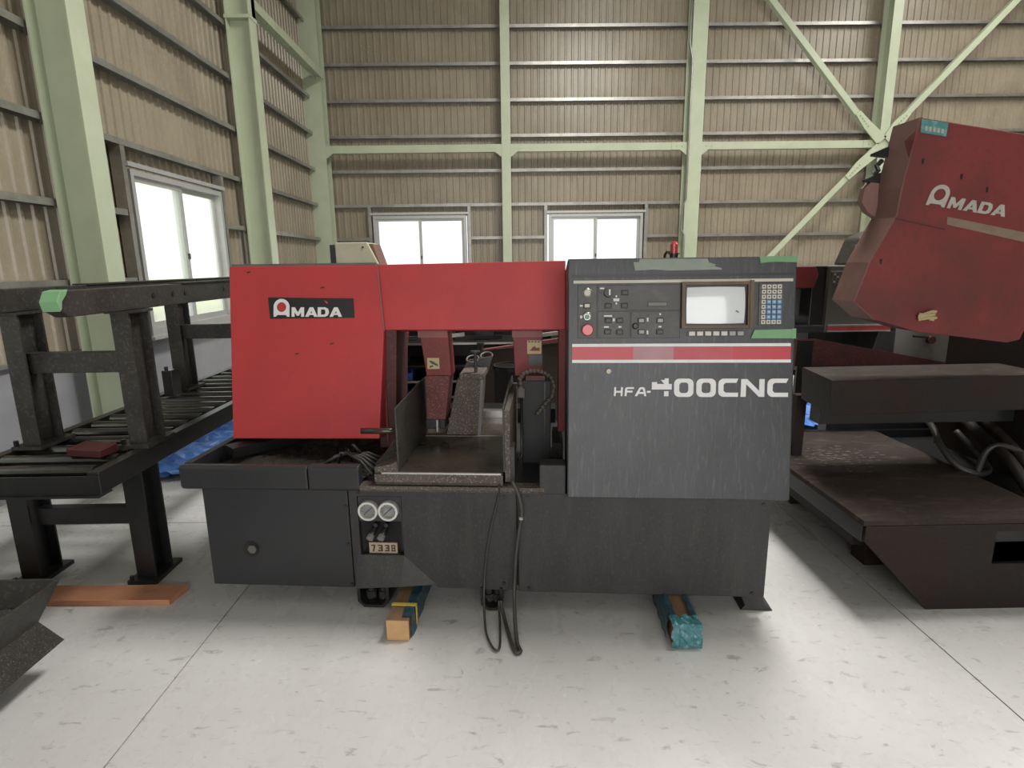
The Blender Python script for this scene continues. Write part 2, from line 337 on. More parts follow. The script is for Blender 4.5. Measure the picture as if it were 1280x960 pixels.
window(4, 'x', *BWIN[1], 'frosted sliding window in the back wall above the control cabinet')

# ------------------------------------------------------------------ steel columns, ties and braces
def column(x, y, h, b, along, lab, z1=ZC):
    """along = direction of the web"""
    root = empty('steel_column', (x, y, 0))
    poly = hpoly(h, b)
    B().prism(poly if along == 'x' else [(q, p) for p, q in poly], 'xy', 0.015, z1-.01).obj('shaft', GREEN, root)
    B().box(-.2, .2, -.2, .2, 0, .02).obj('base_plate', GREEN, root)
    for s, t in ((-1, -1), (1, -1), (1, 1), (-1, 1)): B().lathe([(.016, .02), (.016, .05)], (s*.17, t*.17, 0), 'z', 6).obj('anchor_bolt', GALV, root)
    return tag(root, lab, 'column', 'pale green steel columns of the hall')
column(-3.25, 1.38, .30, .20, 'x', 'pale green H column of the left wall beside the chip bin')
column(-3.25, 4.66, .30, .20, 'x', 'pale green H column of the left wall just before its window')
c2 = column(-3.25, 7.93, .30, .20, 'x', 'pale green H column of the left wall just beyond its window')
B().box(-.16, .16, -.11, .11, 4.62, 4.66).box(-.16, .16, -.11, .11, 5.0, 5.04).box(-.15, .15, -.004, .10, 4.66, 5.0).obj('bracket', GREEN, c2)
column(-3.37, 11.15, .30, .32, 'y', 'pale green corner column where left and back walls meet')
column(.065, 11.15, .28, .165, 'y', 'slim pale green post between the two back windows')
mc = column(3.51, 11.15, .30, .27, 'y', 'broad pale green column with a conduit in the back wall')
column(6.98, 11.15, .30, .17, 'y', 'pale green post where the diagonal braces meet')
column(10.45, 11.15, .30, .27, 'y', 'pale green column of the back wall beyond the crossed braces')
cd = tag(B().tube([(p[0]-3.51, p[1]-11.15, p[2]) for p in ((3.34, 11.02, 7.2), (3.34, 11.02, 5.4), (3.39, 10.98, 5.1), (3.39, 10.98, 2.75), (3.34, 11.02, 2.6), (3.34, 11.02, 2.2), (3.39, 10.98, 2.1), (3.39, 10.98, .3))], .016, 8).obj('conduit', GALV, mc, smooth=True), 'thin grey electrical conduit', None)
for a, c, lab in ((-3.21, -.02, 'from the corner column to the slim post'), (.15, 3.37, 'from the slim post to the broad column'), (3.65, 6.90, 'from the broad column to the brace post'), (7.07, 10.3, 'beyond the brace post')):
    t = empty('tie_beam', ((a+c)/2, 11.08, 3.68)); L_ = (c-a)/2
    B().prism([(-.05, -.065), (-.05, .065), (.05, .065), (.05, .053), (-.038, .053), (-.038, -.053), (.05, -.053), (.05, -.065)], 'yz', -L_, L_).obj('channel', GREEN, t)
    for s in (-1, 1):
        p = B().prism([(s*L_, -.16), (s*(L_-.12), -.065), (s*(L_-.28), -.065), (s*(L_-.28), .065), (s*L_, .065)], 'xz', -.062, -.05).obj('gusset', GREEN, t)
        for k in range(2): B().lathe([(.014, -.075), (.014, -.06)], (s*(L_-.08-.1*k), 0, 0), 'y', 6).obj('bolt', GREEN, p)
    tag(t, 'pale green horizontal tie beam %s' % lab, 'beam', 'horizontal tie beams of the back wall')
t = tag(B().prism(shift(hpoly(.14, .12, .008, .012), -3.22, 4.9), 'xz', 8.0, 11.0).obj('tie_beam', GREEN), 'pale green horizontal tie beam along the left wall to the corner column', 'beam')
def brace(a, b, g, lab):
    root = empty('diagonal_brace', (0, 0, 0)); a = Vector(a); b = Vector(b); d = (b-a).normalized(); n = Vector((-d.z, 0, d.x))
    B().bar(a, b, .012, .10, up=n).bar(a+Vector((0, .05, 0))+n*.046, b+Vector((0, .05, 0))+n*.046, .10, .010, up=n).obj('angle_bar', GREEN, root)
    c = Vector(g); e = a+d*.34
    pl = B().prism([(q.x, q.z) for q in (c-n*.10, c+n*.10, a+n*.08+d*.05, e+n*.05, e-n*.05, a-n*.08+d*.05)], 'xz', 10.955, 10.975).obj('gusset', GREEN, root)
    for k in range(5):
        q = a+d*(.03+.06*k); B().lathe([(.014, -.02), (.014, 0)], (q.x, 10.955, q.z), 'y', 6).obj('bolt', GREEN, pl)
    return tag(root, lab, 'brace', 'diagonal braces of the back wall')
brace((6.66, 10.99, 3.95), (3.72, 10.99, 7.16), (6.92, 0, 3.72), 'pale green diagonal brace rising to the broad column')
brace((7.13, 10.99, 3.95), (10.15, 10.99, 7.2), (7.02, 0, 3.72), 'pale green diagonal brace rising above the tilted red saw head')
brace((6.58, 10.99, 3.33), (3.72, 10.99, .255), (6.92, 0, 3.62), 'pale green diagonal brace falling behind the control cabinet')
brace((7.40, 10.99, 3.33), (10.24, 10.99, .31), (7.04, 0, 3.62), 'pale green diagonal brace falling behind the tilted saw head')

# ================================================================== MAIN BAND SAW
PSI = math.radians(-4.442)
saw = empty('band_saw', (-1.431, 2.517, 0), PSI)
tag(saw, 'red and charcoal horizontal band saw with a large control cabinet', 'machine')
# core under the covers
B().box(.04, 2.56, .03, 1.25, .115, .585).obj('inner_frame', BLACK, saw)
B().box(0, .694, 0, .025, .10, .598).obj('skirt_panel', CHAR, saw, bevel=.004)
contours('skirt_panel', [[(.700, .106), (.80, .106), (.86, .118), (.93, .132), (1.06, .134), (1.10, .110), (1.472, .106), (1.472, .60), (.700, .60)], [(.738, .272), (.945, .272), (.945, .566), (.738, .566)]], CHARW, saw, y=.011, depth=.011)
B().box(1.479, 2.598, 0, .025, .10, .592).obj('skirt_panel', CHARW, saw, bevel=.004)
B().box(.86, 1.66, 1.10, 1.25, .585, .70).obj('rear_dark_mass', BLACK, saw)  # black block added to darken the bay and hide the bright floor behind
# kick-out under the gauges
B().add([(.722, 0, .270), (.945, 0, .270), (.712, -.028, .112), (.925, -.032, .128), (1.095, -.002, .128), (.712, 0, .112)], [(0, 1, 3, 2), (1, 4, 3), (0, 2, 5), (2, 3, 4, 5), (0, 5, 4, 1)]).obj('kick_out', CHARW, saw)
scr = None
for u, z in ((.682, .514), (.679, .325), (.683, .118), (1.411, .141), (1.418, .569), (1.526, .57), (1.527, .12), (2.563, .552), (2.543, .119), (.745, .585), (.75, .125)):
    if scr is None: scr = B().lathe([(.009, -.004), (.009, .002)], (0, 0, 0), 'y', 8).obj('screw', BLACK, saw, loc=(u, 0, z))
    else: dup(scr, saw, (u, 0, z))
# round hole with a bolt in the left skirt panel
b = B().lathe([(.040, -.003), (.040, .001)], (.206, 0, .290), 'y', 20).obj('sight_hole', BLACK, saw)
B().lathe([(.022, -.012), (.022, 0)], (.216, 0, .293), 'y', 6).obj('plug', GREYM, b)
# tray
tr = B().prism([(-.03, .612), (-.018, .598), (.02, .598), (.02, .71), (-.018, .714), (-.03, .702)], 'yz', -.08, .525).obj('tray_lip', CHAR, saw, bevel=.006)
B().prism([(-.03, .612), (-.018, .598), (.02, .598), (.02, .716), (-.018, .720), (-.03, .708)], 'yz', .529, .765).obj('tray_lip', CHAR, saw, bevel=.006)
B().prism([(-.03, .612), (-.018, .598), (.03, .598), (.03, .628), (-.03, .628)], 'yz', .765, 1.60).obj('tray_lip', CHIPS, saw)
B().box(1.578, 1.693, -.03, .06, .598, .735).obj('tray_lip', CHARW, saw, bevel=.006)
B().box(-.08, -.045, .02, 1.1, .60, .712).box(-.08, .75, 1.07, 1.1, .60, .74).box(-.08, 1.68, .02, 1.1, .585, .61).obj('tray_pan', CHAR, saw)
cb = B(); nx, ny = 46, 26
for j in range(ny):
    for i in range(nx):
        x = -.04+i*.80/(nx-1); y = .025+j*1.02/(ny-1)
        cb.v.append((x, y, .615+.035*max(0, math.sin(x*5+.4))*(.5+.5*math.sin(y*7+x*3))+random.uniform(0, .02)))
for j in range(ny-1):
    for i in range(nx-1): cb.f.append((j*nx+i, j*nx+i+1, (j+1)*nx+i+1, (j+1)*nx+i))
o = cb.obj('chip_heap', CHIPD, saw); o['kind'] = 'stuff'
B().bar((.02, .22, .70), (.34, .62, .69), .10, .05).obj('scraper_bar', BLACK, saw)
for k in range(5):
    p = [(.50+.05*k, .06+.05*k, .66), (.58+.03*k, .10, .70+.02*k), (.66, .12+.02*k, .735-.01*k), (.73, .10+.03*k, .70), (.80, .06+.05*k, .65)]
    B().tube(p, .008, 6).obj('loose_hose', RUBBERG if k % 2 else RUBBER, saw, smooth=True)
# gauge recess
gp = B().box(.74, .943, .002, .03, .441, .564).obj('gauge_plate', CHARW, saw, bevel=.003)
B().box(.752, .93, .03, .045, .272, .445).obj('recess_plate', CHAR, saw)
for u in (.791, .885):
    g = B().lathe([(.047, 0), (.047, -.022), (.045, -.026), (.036, -.026), (.035, -.022), (.035, -.006), (.001, -.006)], (u, .002, .50), 'y', 28).obj('pressure_gauge', CHROME, saw, smooth=False)
    B().lathe([(.0355, -.012), (.001, -.012)], (u, .002, .50), 'y', 24).obj('dial', DIAL, g)
    B().bar((u-.020, -.0125, .482), (u+.020, -.0125, .518), .003, .004, up=(0, 1, 0)).obj('needle', KEYD, g)
    for k in range(9):
        a = math.radians(225-270*k/8); B().bar((u+.027*math.cos(a), -.0115, .5+.027*math.sin(a)), (u+.032*math.cos(a), -.0115, .5+.032*math.sin(a)), .0015, .002, up=(0, 1, 0)).obj('tick', KEYD, g)
for u in (.805, .855):
    v_ = B().tube([(u+.012, .03, .418), (u+.010, .005, .412), (u+.002, -.012, .392), (u-.004, -.026, .380)], [.010, .013, .016, .014], 10).obj('valve_stem', BLACK, saw, smooth=True)
    B().tube([(u-.004, -.022, .381), (u-.007, -.038, .373)], .0165, 14).obj('valve_cap', GREYL, v_)
    B().lathe([(.010, -.008), (.010, .03)], (u+.014, 0, .426), 'y', 10).obj('valve_nut', IRON, v_)
pl = B().box(.773, .908, .020, .030, .272, .324).obj('worn_name_plate', mat('worn_plate', (.50, .38, .28), .6, dirt=(.30, .2, .14), dscale=40, damt=.5), saw); pl['label'] = 'worn buff plate with dark figures'
for cs in ([[(.783, .314), (.803, .314), (.803, .306), (.796, .280), (.788, .280), (.795, .307), (.783, .307)]], [[(.815, .314), (.838, .314), (.838, .281), (.815, .281), (.815, .288), (.829, .288), (.829, .294), (.819, .294), (.819, .301), (.829, .301), (.829, .307), (.815, .307)]], [[(.848, .314), (.870, .314), (.870, .281), (.848, .281), (.848, .288), (.861, .288), (.861, .294), (.852, .294), (.852, .301), (.861, .301), (.861, .307), (.848, .307)]], [[(.879, .314), (.899, .314), (.899, .281), (.879, .281)], [(.885, .308), (.893, .308), (.893, .301), (.885, .301)], [(.885, .294), (.893, .294), (.893, .287), (.885, .287)]]):
    contours('figure', cs, KEYD, pl, y=.0195, depth=.0008)
# brackets and feet below the skirt
def jack(u0, u1, z0, m=IRON):
    j = B().prism([(u0, .12), (u0, z0+.03), (u0+.03, z0), (u1-.03, z0), (u1, z0+.03), (u1, .12), (u1-.014, .12), (u1-.014, z0+.036), (u1-.036, z0+.014), (u0+.036, z0+.014), (u0+.014, z0+.036), (u0+.014, .12)], 'xz', -.01, .16).obj('jack_bracket', m, saw)
    for k in range(2): B().lathe([(.024, z0+.002), (.024, z0+.05), (.014, z0+.05), (.014, .13)], (u0+(u1-u0)*(.3+.4*k), .06, 0), 'z', 10).obj('levelling_bolt', CHIPD, j, smooth=False)
jack(.709, .862, .004); jack(1.30, 1.405, .004)
B().prism([(2.50, .11), (2.535, .025), (2.515, .0), (2.665, 0), (2.625, .03), (2.60, .11)], 'xz', .05, .22).obj('foot', CHARW, saw, bevel=.003)
# ---- saw cover (leans back) ---------------------------------------------------
LEAN = math.radians(-8.5); L0 = (0, .30, .742); LR = (LEAN, 0, 0)
cov = B().prism([(0, 0), (.765, .004), (.798, .552), (.768, .872), (.008, .876)], 'xz', 0, .50).obj('saw_cover', RED, saw, bevel=.006, loc=L0, rot=LR)
B().box(.02, .76, .006, .49, .873, .886).obj('cover_lid', GREYM, cov)
B().bar((.801, -.001, .548), (.770, -.001, .872), .006, .008, up=(0, 1, 0)).obj('edge_trim', PINK, cov)
pt = contours('name_plate', [[(.209, .718), (.647, .709), (.650, .613), (.217, .611)]], BLACK, cov, y=-.002, depth=.002)
def amada(parent, ox, oz, s, sh, rot, matl, y, back=None):
    """emblem + letters; unit = height of emblem; sheared/rotated in the plane"""
    ca, sa = math.cos(rot), math.sin(rot)
    def xf(x, z):
        x += sh*z; return (ox+s*(x*ca-z*sa), oz+s*(x*sa+z*ca))
    arch = [(0, 0), (0, .52)] + circ(.46, .54, .46, 18, 180, 0) + [(.92, .54), (.92, 0), (.80, 0), (.70, .10), (.22, .10), (.12, 0)]
    contours('lettering', [arch, circ(.46, .54, .27, 24)], matl, parent, y=y, depth=.0008, xf=xf)
    h = .53
    Mg = [(0, 0), (0, h), (.19, h), (.36, .25), (.53, h), (.72, h), (.72, 0), (.55, 0), (.55, .26), (.42, .06), (.30, .06), (.17, .26), (.17, 0)]
    Ag = [[(0, 0), (.26, h), (.46, h), (.72, 0), (.52, 0), (.47, .10), (.25, .10), (.20, 0)], [(.305, .20), (.415, .20), (.36, .33)]]
    Dg = [[(0, 0), (0, h), (.42, h), (.58, .46), (.64, .33), (.64, .20), (.58, .07), (.42, 0)], [(.19, .12), (.37, .12), (.44, .18), (.44, .35), (.37, .41), (.19, .41)]]
    x = 1.04
    for g, wd in (([Mg], .78), (Ag, .72), (Dg, .68), (Ag, .72)):
        contours('lettering', [[(px+x, pz) for px, pz in c] for c in g], matl, parent, y=y, depth=.0008, xf=xf); x += wd
amada(pt, .236, .621, .0895, .02, -.008, WHITE, -.005)
contours('emblem_disc', [circ(.278, .669, .0225, 24)], STRIPE, pt, y=-.0048, depth=.0006)
contours('scratch', [[(.497, .700), (.508, .698), (.520, .686), (.512, .684)]], STRIPEM, pt, y=-.0045, depth=.0004)
for x, z in ((.34, .43), (.52, .48), (.48, .76), (.10, .84)): contours('paint_chip', [[(x, z), (x+.018, z+.003), (x+.022, z+.009), (x+.004, z+.007)]], BLACK, cov, y=-.0012, depth=.0005)
# bridge over the cutting bay
br = B().prism([(.775, .552), (1.70, .548), (1.70, .884), (.745, .876)], 'xz', .012, .22).obj('bridge', RED, saw, bevel=.004, loc=L0, rot=LR)
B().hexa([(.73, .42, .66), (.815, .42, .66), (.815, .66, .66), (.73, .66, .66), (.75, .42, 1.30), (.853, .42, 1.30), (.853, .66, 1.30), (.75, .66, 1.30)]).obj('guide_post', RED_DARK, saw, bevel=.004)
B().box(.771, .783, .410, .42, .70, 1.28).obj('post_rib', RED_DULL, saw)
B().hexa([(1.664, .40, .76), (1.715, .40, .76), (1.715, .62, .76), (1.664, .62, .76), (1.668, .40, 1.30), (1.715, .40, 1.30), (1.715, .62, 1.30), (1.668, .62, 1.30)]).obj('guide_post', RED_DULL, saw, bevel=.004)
# blade guide arms
def arm(pts, v0, v1, m, name, bevel=.004): return B().prism(pts, 'xz', v0, v1).obj(name, m, saw, bevel=bevel)
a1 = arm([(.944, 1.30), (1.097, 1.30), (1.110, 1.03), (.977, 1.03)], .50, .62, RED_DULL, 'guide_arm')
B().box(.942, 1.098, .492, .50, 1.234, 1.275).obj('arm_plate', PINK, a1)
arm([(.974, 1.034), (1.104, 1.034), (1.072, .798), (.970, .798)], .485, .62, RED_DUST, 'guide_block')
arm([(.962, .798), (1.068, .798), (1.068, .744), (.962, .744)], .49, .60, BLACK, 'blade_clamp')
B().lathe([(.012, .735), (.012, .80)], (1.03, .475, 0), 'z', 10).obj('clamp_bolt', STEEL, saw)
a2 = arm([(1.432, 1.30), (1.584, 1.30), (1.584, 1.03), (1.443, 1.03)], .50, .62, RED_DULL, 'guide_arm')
B().box(1.431, 1.586, .492, .50, 1.234, 1.275).obj('arm_plate', PINK, a2)
for par, x0, x1, z0, z1 in ((a1, .985, 1.048, 1.069, 1.127), (a2, 1.508, 1.581, 1.147, 1.217)):
    lb = B().box(x0, x1, .496, .50, z0, z1).obj('warning_label', LABELY, par)
    if par is a1:
        contours('pictogram', [[(x0+.006, z1-.012), (x0+.028, z1-.016), (x1-.006, z0+.022), (x1-.008, z0+.014), (x0+.022, z1-.030)]], KEYD, lb, y=.4955, depth=.0005)
        contours('pictogram', [[(x0+.010, z0+.016), (x0+.030, z0+.020), (x0+.030, z0+.012), (x0+.012, z0+.006)]], KEYD, lb, y=.4955, depth=.0005)
    else:
        contours('pictogram', [[(x0+.012, z0+.016), (x1-.008, z0+.016), (x1-.010, z0+.034), (x1-.026, z0+.030), (x1-.034, z0+.042), (x0+.028, z0+.034)]], RED_DULL, lb, y=.4955, depth=.0005)
        for k in range(4): contours('print_mark', [[(x0+.006+.016*k, z1-.010), (x0+.016+.016*k, z1-.010), (x0+.016+.016*k, z1-.004), (x0+.006+.016*k, z1-.004)]], RED_DARK, lb, y=.4955, depth=.0005)
B().box(1.515, 1.584, .494, .50, 1.085, 1.143).obj('warning_label', KEYD, a2)
# dark guide column and segmented coolant hose
gc = B().box(1.486, 1.629, .35, .55, .60, 1.035).obj('guide_column', mat('matt_charcoal', (.018, .018, .019), .65, dirt=(.03, .028, .026), dscale=9, damt=.5), saw, bevel=.004)
B().box(1.596, 1.601, .346, .35, .76, 1.03).box(1.596, 1.628, .346, .35, .756, .761).obj('column_seam', BLACK, gc)
B().box(1.505, 1.60, .36, .50, 1.035, 1.058).obj('column_cap', RED_DARK, gc)
hp = [(1.483, 1.004), (1.479, 1.048), (1.496, 1.074), (1.53, 1.087), (1.569, 1.089), (1.603, 1.078), (1.633, 1.056), (1.647, 1.013), (1.637, .96), (1.603, .924), (1.577, .888), (1.555, .861)]
hs = B().tube([(u, .335, z) for u, z in hp], .007, 8).obj('coolant_hose', HOSEB, saw, smooth=True)
seg = 0; bead = None
for i in range(len(hp)-1):
    for k in range(2):
        u = hp[i][0]+(hp[i+1][0]-hp[i][0])*k/2; z = hp[i][1]+(hp[i+1][1]-hp[i][1])*k/2
        if bead is None: bead = B().lathe([(.004, -.011), (.011, -.007), (.0125, 0), (.011, .007), (.004, .011)], (0, 0, 0), 'z', 10).obj('hose_segment', HOSEB, hs, smooth=True, loc=(u, .335, z))
        else: dup(bead, hs, (u, .335, z))
B().box(1.466, 1.502, .32, .35, .955, 1.005).obj('hose_fitting', HOSEB, saw, bevel=.004)
B().tube([(1.484, .33, .96), (1.484, .33, .66), (1.478, .325, .645), (1.464, .315, .635)], .007, 8).obj('coolant_pipe', IRON, saw, smooth=True)
B().box(1.635, 1.69, .30, .60, .60, .73).obj('rear_block', CHIPD, saw)
# work bed and vise
bed = B().box(.837, 1.416, -.02, .92, .63, .690).obj('work_bed', OILY, saw, bevel=.003)
B().box(.837, 1.416, -.028, -.02, .648, .684).obj('bed_edge', CHIPS, bed)
B().box(.87, 1.408, -.030, -.020, .686, .694).obj('steel_edge', STEEL, bed)
B().hexa([(.837, -.02, .69), (.94, -.02, .69), (.94, .32, .69), (.837, .32, .69), (.837, -.02, .712), (.935, -.02, .735), (.935, .32, .76), (.837, .32, .74)]).obj('chip_ledge', CHIPS, bed)
B().box(.95, 1.41, .535, .545, .690, .693).obj('bed_step', GREYL, bed)
B().prism([(0, .69), (.30, .69), (.62, .69), (.62, 1.0), (.45, 1.0), (0, .983)], 'yz', .936, .944).obj('side_plate', IRONW, saw, bevel=.001)
B().prism([(0, .69), (.62, .69), (.62, 1.01), (.45, 1.02), (0, .985)], 'yz', 1.416, 1.424).obj('side_plate', IRONW, saw, bevel=.001)
B().box(1.424, 1.447, .01, .62, .64, .97).obj('side_rail', CHIPS, saw)
B().box(1.447, 1.466, .02, .10, .60, .80).obj('side_bracket', IRONW, saw)
B().bar((.84, .02, .705), (.93, .10, .80), .02, .03).obj('plate_strut', IRONW, saw)
B().tube([(.745, .10, .848), (.938, .10, .849)], .014, 12).obj('stop_rod', OILY, saw, smooth=True)
B().prism([(1.128, 1.0), (1.262, 1.0), (1.236, .69), (1.060, .69)], 'xz', .56, .76).obj('vise_jaw', CHIPS, saw, bevel=.004)
B().box(1.142, 1.272, .55, .78, 1.0, 1.032).obj('jaw_cap', CHIPS, saw, bevel=.004)
B().hexa([(1.232, .555, .69), (1.248, .555, .69), (1.248, .57, .69), (1.232, .57, .69), (1.256, .555, 1.0), (1.268, .555, 1.0), (1.268, .57, 1.0), (1.256, .57, 1.0)]).obj('jaw_edge', GREYL, saw)
bt = B().lathe([(.009, 1.03), (.009, 1.135), (.026, 1.14), (.026, 1.148)], (1.225, .60, 0), 'z', 12).obj('clamp_screw', IRONW, saw)
for k in range(2):
    cx, cy = 1.185+.075*k, .78+.04*k
    B().tube([(cx+.034*math.cos(a*math.pi/8), cy+.05*math.sin(a*math.pi/8), 1.075+.012*k+.012*math.sin(a*math.pi/8)) for a in range(16)], .0055, 8, closed=True).obj('lifting_ring', GREYM, saw, smooth=True)
B().prism([(1.12, 1.0), (1.27, 1.0), (1.30, 1.09), (1.16, 1.07)], 'xz', .76, .80).obj('rear_jaw', IRONW, saw)
B().box(1.21, 1.41, .92, .97, .66, .735).obj('rear_bar', STEEL, saw, bevel=.004)
B().box(.90, .93, .62, .70, .69, .86).obj('jaw_slide', CHIPS, saw)

# ---- control cabinet (leans back) ----------------------------------------------
CL = math.radians(-7.73)
cab = B().box(0, .954, 0, .42, 0, 1.041).obj('control_cabinet', PANEL, saw, bevel=.006, loc=(1.70, -.04, .588), rot=(CL, 0, 0))
def cbox(name, x0, x1, z0, z1, y0, y1, m, bevel=0): return B().box(x0, x1, y0, y1, z0, z1).obj(name, m, cab, bevel=bevel)
cbox('top_groove', .016, .942, .962, .972, -.003, .01, BLACK)
cbox('white_stripe', .025, .938, .936, .948, -.003, .01, CREAM)
cbox('button_panel', .043, .124, .702, .928, -.004, .01, PLATE, .002)
cbox('button_panel', .128, .476, .820, .928, -.004, .01, PLATE, .002)
cbox('button_panel', .128, .265, .702, .816, -.004, .01, PLATE, .002)
cbox('button_panel', .270, .476, .702, .816, -.004, .01, PLATE, .002)
cbox('white_stripe', .020, .937, .665, .678, -.003, .01, WHITE)
cbox('white_stripe', .020, .939, .596, .609, -.003, .01, WHITE)
for x0, x1, m in ((.020, .281, STRIPE), (.281, .452, STRIPEP), (.452, .70, STRIPEM), (.70, .938, STRIPE)): cbox('red_stripe', x0, x1, .609, .664, -.0025, .01, m)
# screen
sf = contours('screen_bezel', [[(.479, .742), (.772, .742), (.772, .936), (.479, .936)], [(.492, .754), (.750, .754), (.750, .923), (.492, .923)]], BROWN, cab, y=-.012, depth=.012)
cbox('bezel_side', .757, .772, .742, .940, -.028, -.023, BROWN)
cbox('screen_surround', .490, .752, .752, .925, -.008, .0, BLACK)
sb = B(); n_, m_ = 12, 9
for j in range(m_+1):
    for i in range(n_+1):
        a, c = i/n_*2-1, j/m_*2-1
        sb.v.append((.620+.121*a*(1-.02*c*c), -.018+.008*(a*a+c*c)*.5, .838+.077*c*(1-.02*a*a)))
for j in range(m_):
    for i in range(n_): sb.f.append((j*(n_+1)+i, j*(n_+1)+i+1, (j+1)*(n_+1)+i+1, (j+1)*(n_+1)+i))
sco = sb.obj('screen', SCREEN, cab, smooth=True); sco['label'] = 'pale grey glass screen'
contours('screen_smudge', [[(.700, .812), (.706, .817), (.714, .812), (.716, .804), (.708, .808)]], GREYL, sco, y=-.0175, depth=.0006)
for k in range(7):
    x = .513+.0336*k
    kb = cbox('soft_key_well', x-.006, x+.031, .708, .732, -.004, .005, BLACK)
    B().box(x, x+.026, -.010, -.003, .711, .729).obj('soft_key', KEYW if k < 5 else KEYG, kb, bevel=.002)
# keypad
kp = cbox('keypad_plate', .800, .902, .753, .930, -.005, .01, PLATE, .003)
kw = kb_ = None
for r in range(8):
    for c in range(4):
        x = .818+.0213*c; z = .914-.0210*r
        blue = 3 <= r <= 6 and c >= 1
        src = kb_ if blue else kw
        if src is None:
            q = B().box(-.0088, .0088, -.005, .003, -.0085, .0085).obj('key', KEYB if blue else KEYW, kp, bevel=.0015, loc=(x, -.006, z))
            if blue: kb_ = q
            else: kw = q
        else: dup(src, kp, (x, -.006, z))
        B().box(x-.0035, x+.0035, -.0122, -.0105, z-.003, z+.003).obj('key_mark', KEYD if not blue else KEYW, kp)
# buttons
def rbtn(name, x, z, r, h, m, ring=None, rr=None):
    if ring: B().lathe([(rr, 0), (rr, -.010), (rr*.85, -.013), (r, -.011)], (x, -.004, z), 'y', 24).obj(name+'_ring', ring, cab)
    return B().lathe([(r, 0), (r, -h*.7), (r*.85, -h), (r*.001, -h)], (x, -.004, z), 'y', 24).obj(name, m, cab)
rbtn('power_lamp', .083, .895, .015, .018, KEYW, STEEL, .020)
rbtn('start_button', .083, .793, .013, .012, LENSG, STEEL, .020)
es = rbtn('stop_button', .084, .737, .025, .032, ESTOP); es['label'] = 'large red mushroom stop button'
def sq(x, z, m, rim=BLACK, wx=.015, wz=.011):
    k = B().box(x-wx, x+wx, -.009, -.002, z-wz, z+wz).obj('push_button_rim', rim, cab, bevel=.002)
    B().box(x-wx*.72, x+wx*.72, -.013, -.008, z-wz*.68, z+wz*.68).obj('push_button', m, k, bevel=.0015)
sq(.083, .841, KEYW)
for x, z in ((.242, .895), (.172, .840), (.241, .840), (.173, .777), (.221, .777), (.171, .729), (.221, .728)): sq(x, z, KEYD)
for x, z in ((.313, .776), (.392, .776), (.314, .728)): sq(x, z, KEYG)
sq(.391, .728, KEYD)
kn = B().lathe([(.019, 0), (.017, -.016), (.001, -.016)], (.172, -.004, .894), 'y', 20).obj('rotary_knob', BLACK, cab)
B().box(.174, .180, -.0225, -.019, .884, .908).obj('pointer', WHITE, kn)
rbtn('indicator', .288, .753, .009, .010, KEYW, BLACK, .013)
sl = cbox('display_slot', .338, .422, .835, .856, -.007, -.003, BLACK); B().box(.342, .418, -.0085, -.006, .839, .852).obj('slot_window', GREYL, sl)
for x, z, wx, wz in ((.207, .868, .013, .0025), (.207, .862, .012, .0025), (.207, .880, .003, .004), (.207, .850, .003, .004), (.165, .797, .010, .003), (.182, .797, .008, .003), (.166, .750, .010, .003), (.223, .750, .006, .003), (.146, .914, .009, .003), (.058, .841, .006, .003), (.058, .793, .004, .006), (.197, .780, .004, .006), (.340, .780, .003, .008), (.340, .726, .003, .008), (.392, .803, .003, .004), (.392, .750, .006, .003)):
    B().box(x-wx, x+wx, -.0052, -.0035, z-wz, z+wz).obj('print_mark', WHITE, cab)
for x, z in ((.140, .897), (.196, .798), (.196, .752), (.342, .800), (.338, .712)): B().lathe([(.005, -.006), (.005, -.003)], (x, 0, z), 'y', 10).obj('tiny_lamp', BLACK, cab)
# tapes
def tape(pts, m, y=-.0035): return contours('tape', [pts], m, cab, y=y, depth=.0006)
tape([(.771, .699), (.785, .734), (.952, .737), (.953, .698)], TAPEG, -.007); tape([(.938, .697), (.9545, .697), (.9545, .739), (.938, .739)], TAPEG, -.0085)
tape([(.277, 1.024), (.285, .987), (.36, .991), (.43, .986), (.648, .988), (.640, .995), (.612, 1.003), (.622, 1.008), (.592, 1.018), (.585, 1.034), (.304, 1.036), (.300, 1.022)], TAPEP)
tape([(.798, 1.040), (.804, 1.013), (.86, 1.017), (.953, 1.014), (.951, 1.0405)], TAPEG)
# lock and model lettering
rbtn('door_lock', .176, .560, .006, .008, BROWN, CREAM, .011)
def stroke(cs, m=WHITE): contours('lettering', cs, m, cab, y=-.0015, depth=.0008)
def rrect(x0, x1, z0, z1, r):
    p = []
    for cx, cz, a in ((x1-r, z1-r, 0), (x0+r, z1-r, 90), (x0+r, z0+r, 180), (x1-r, z0+r, 270)):
        for k in range(5): t = math.radians(a+22.5*k); p.append((cx+r*math.cos(t), cz+r*math.sin(t)))
    return p
z0, z1 = .452, .491; t = .008
stroke([[(.200, z0), (.202, z1), (.210, z1), (.209, .475), (.230, .475), (.231, z1), (.239, z1), (.237, z0), (.229, z0), (.230, .467), (.209, .467), (.208, z0)]])
stroke([[(.246, z0), (.248, z1-.006), (.256, z1), (.286, z1), (.286, z1-.008), (.258, z1-.008), (.257, .476), (.280, .476), (.280, .468), (.256, .468), (.255, z0)]])
stroke([[(.289, z0), (.308, z1-.004), (.314, z1), (.326, z1), (.332, z1-.004), (.339, z0), (.330, z0), (.328, .462), (.306, .462), (.300, z0)], [(.309, .470), (.327, .470), (.324, .482), (.315, .482)]])
stroke([[(.341, .467), (.357, .467), (.357, .475), (.341, .475)]])
stroke([[(.362, .481), (.362, .513), (.384, .513), (.384, .505), (.414, .505), (.400, .522), (.414, .522), (.418, .529), (.433, .529), (.433, .505), (.446, .505), (.446, .481)]])
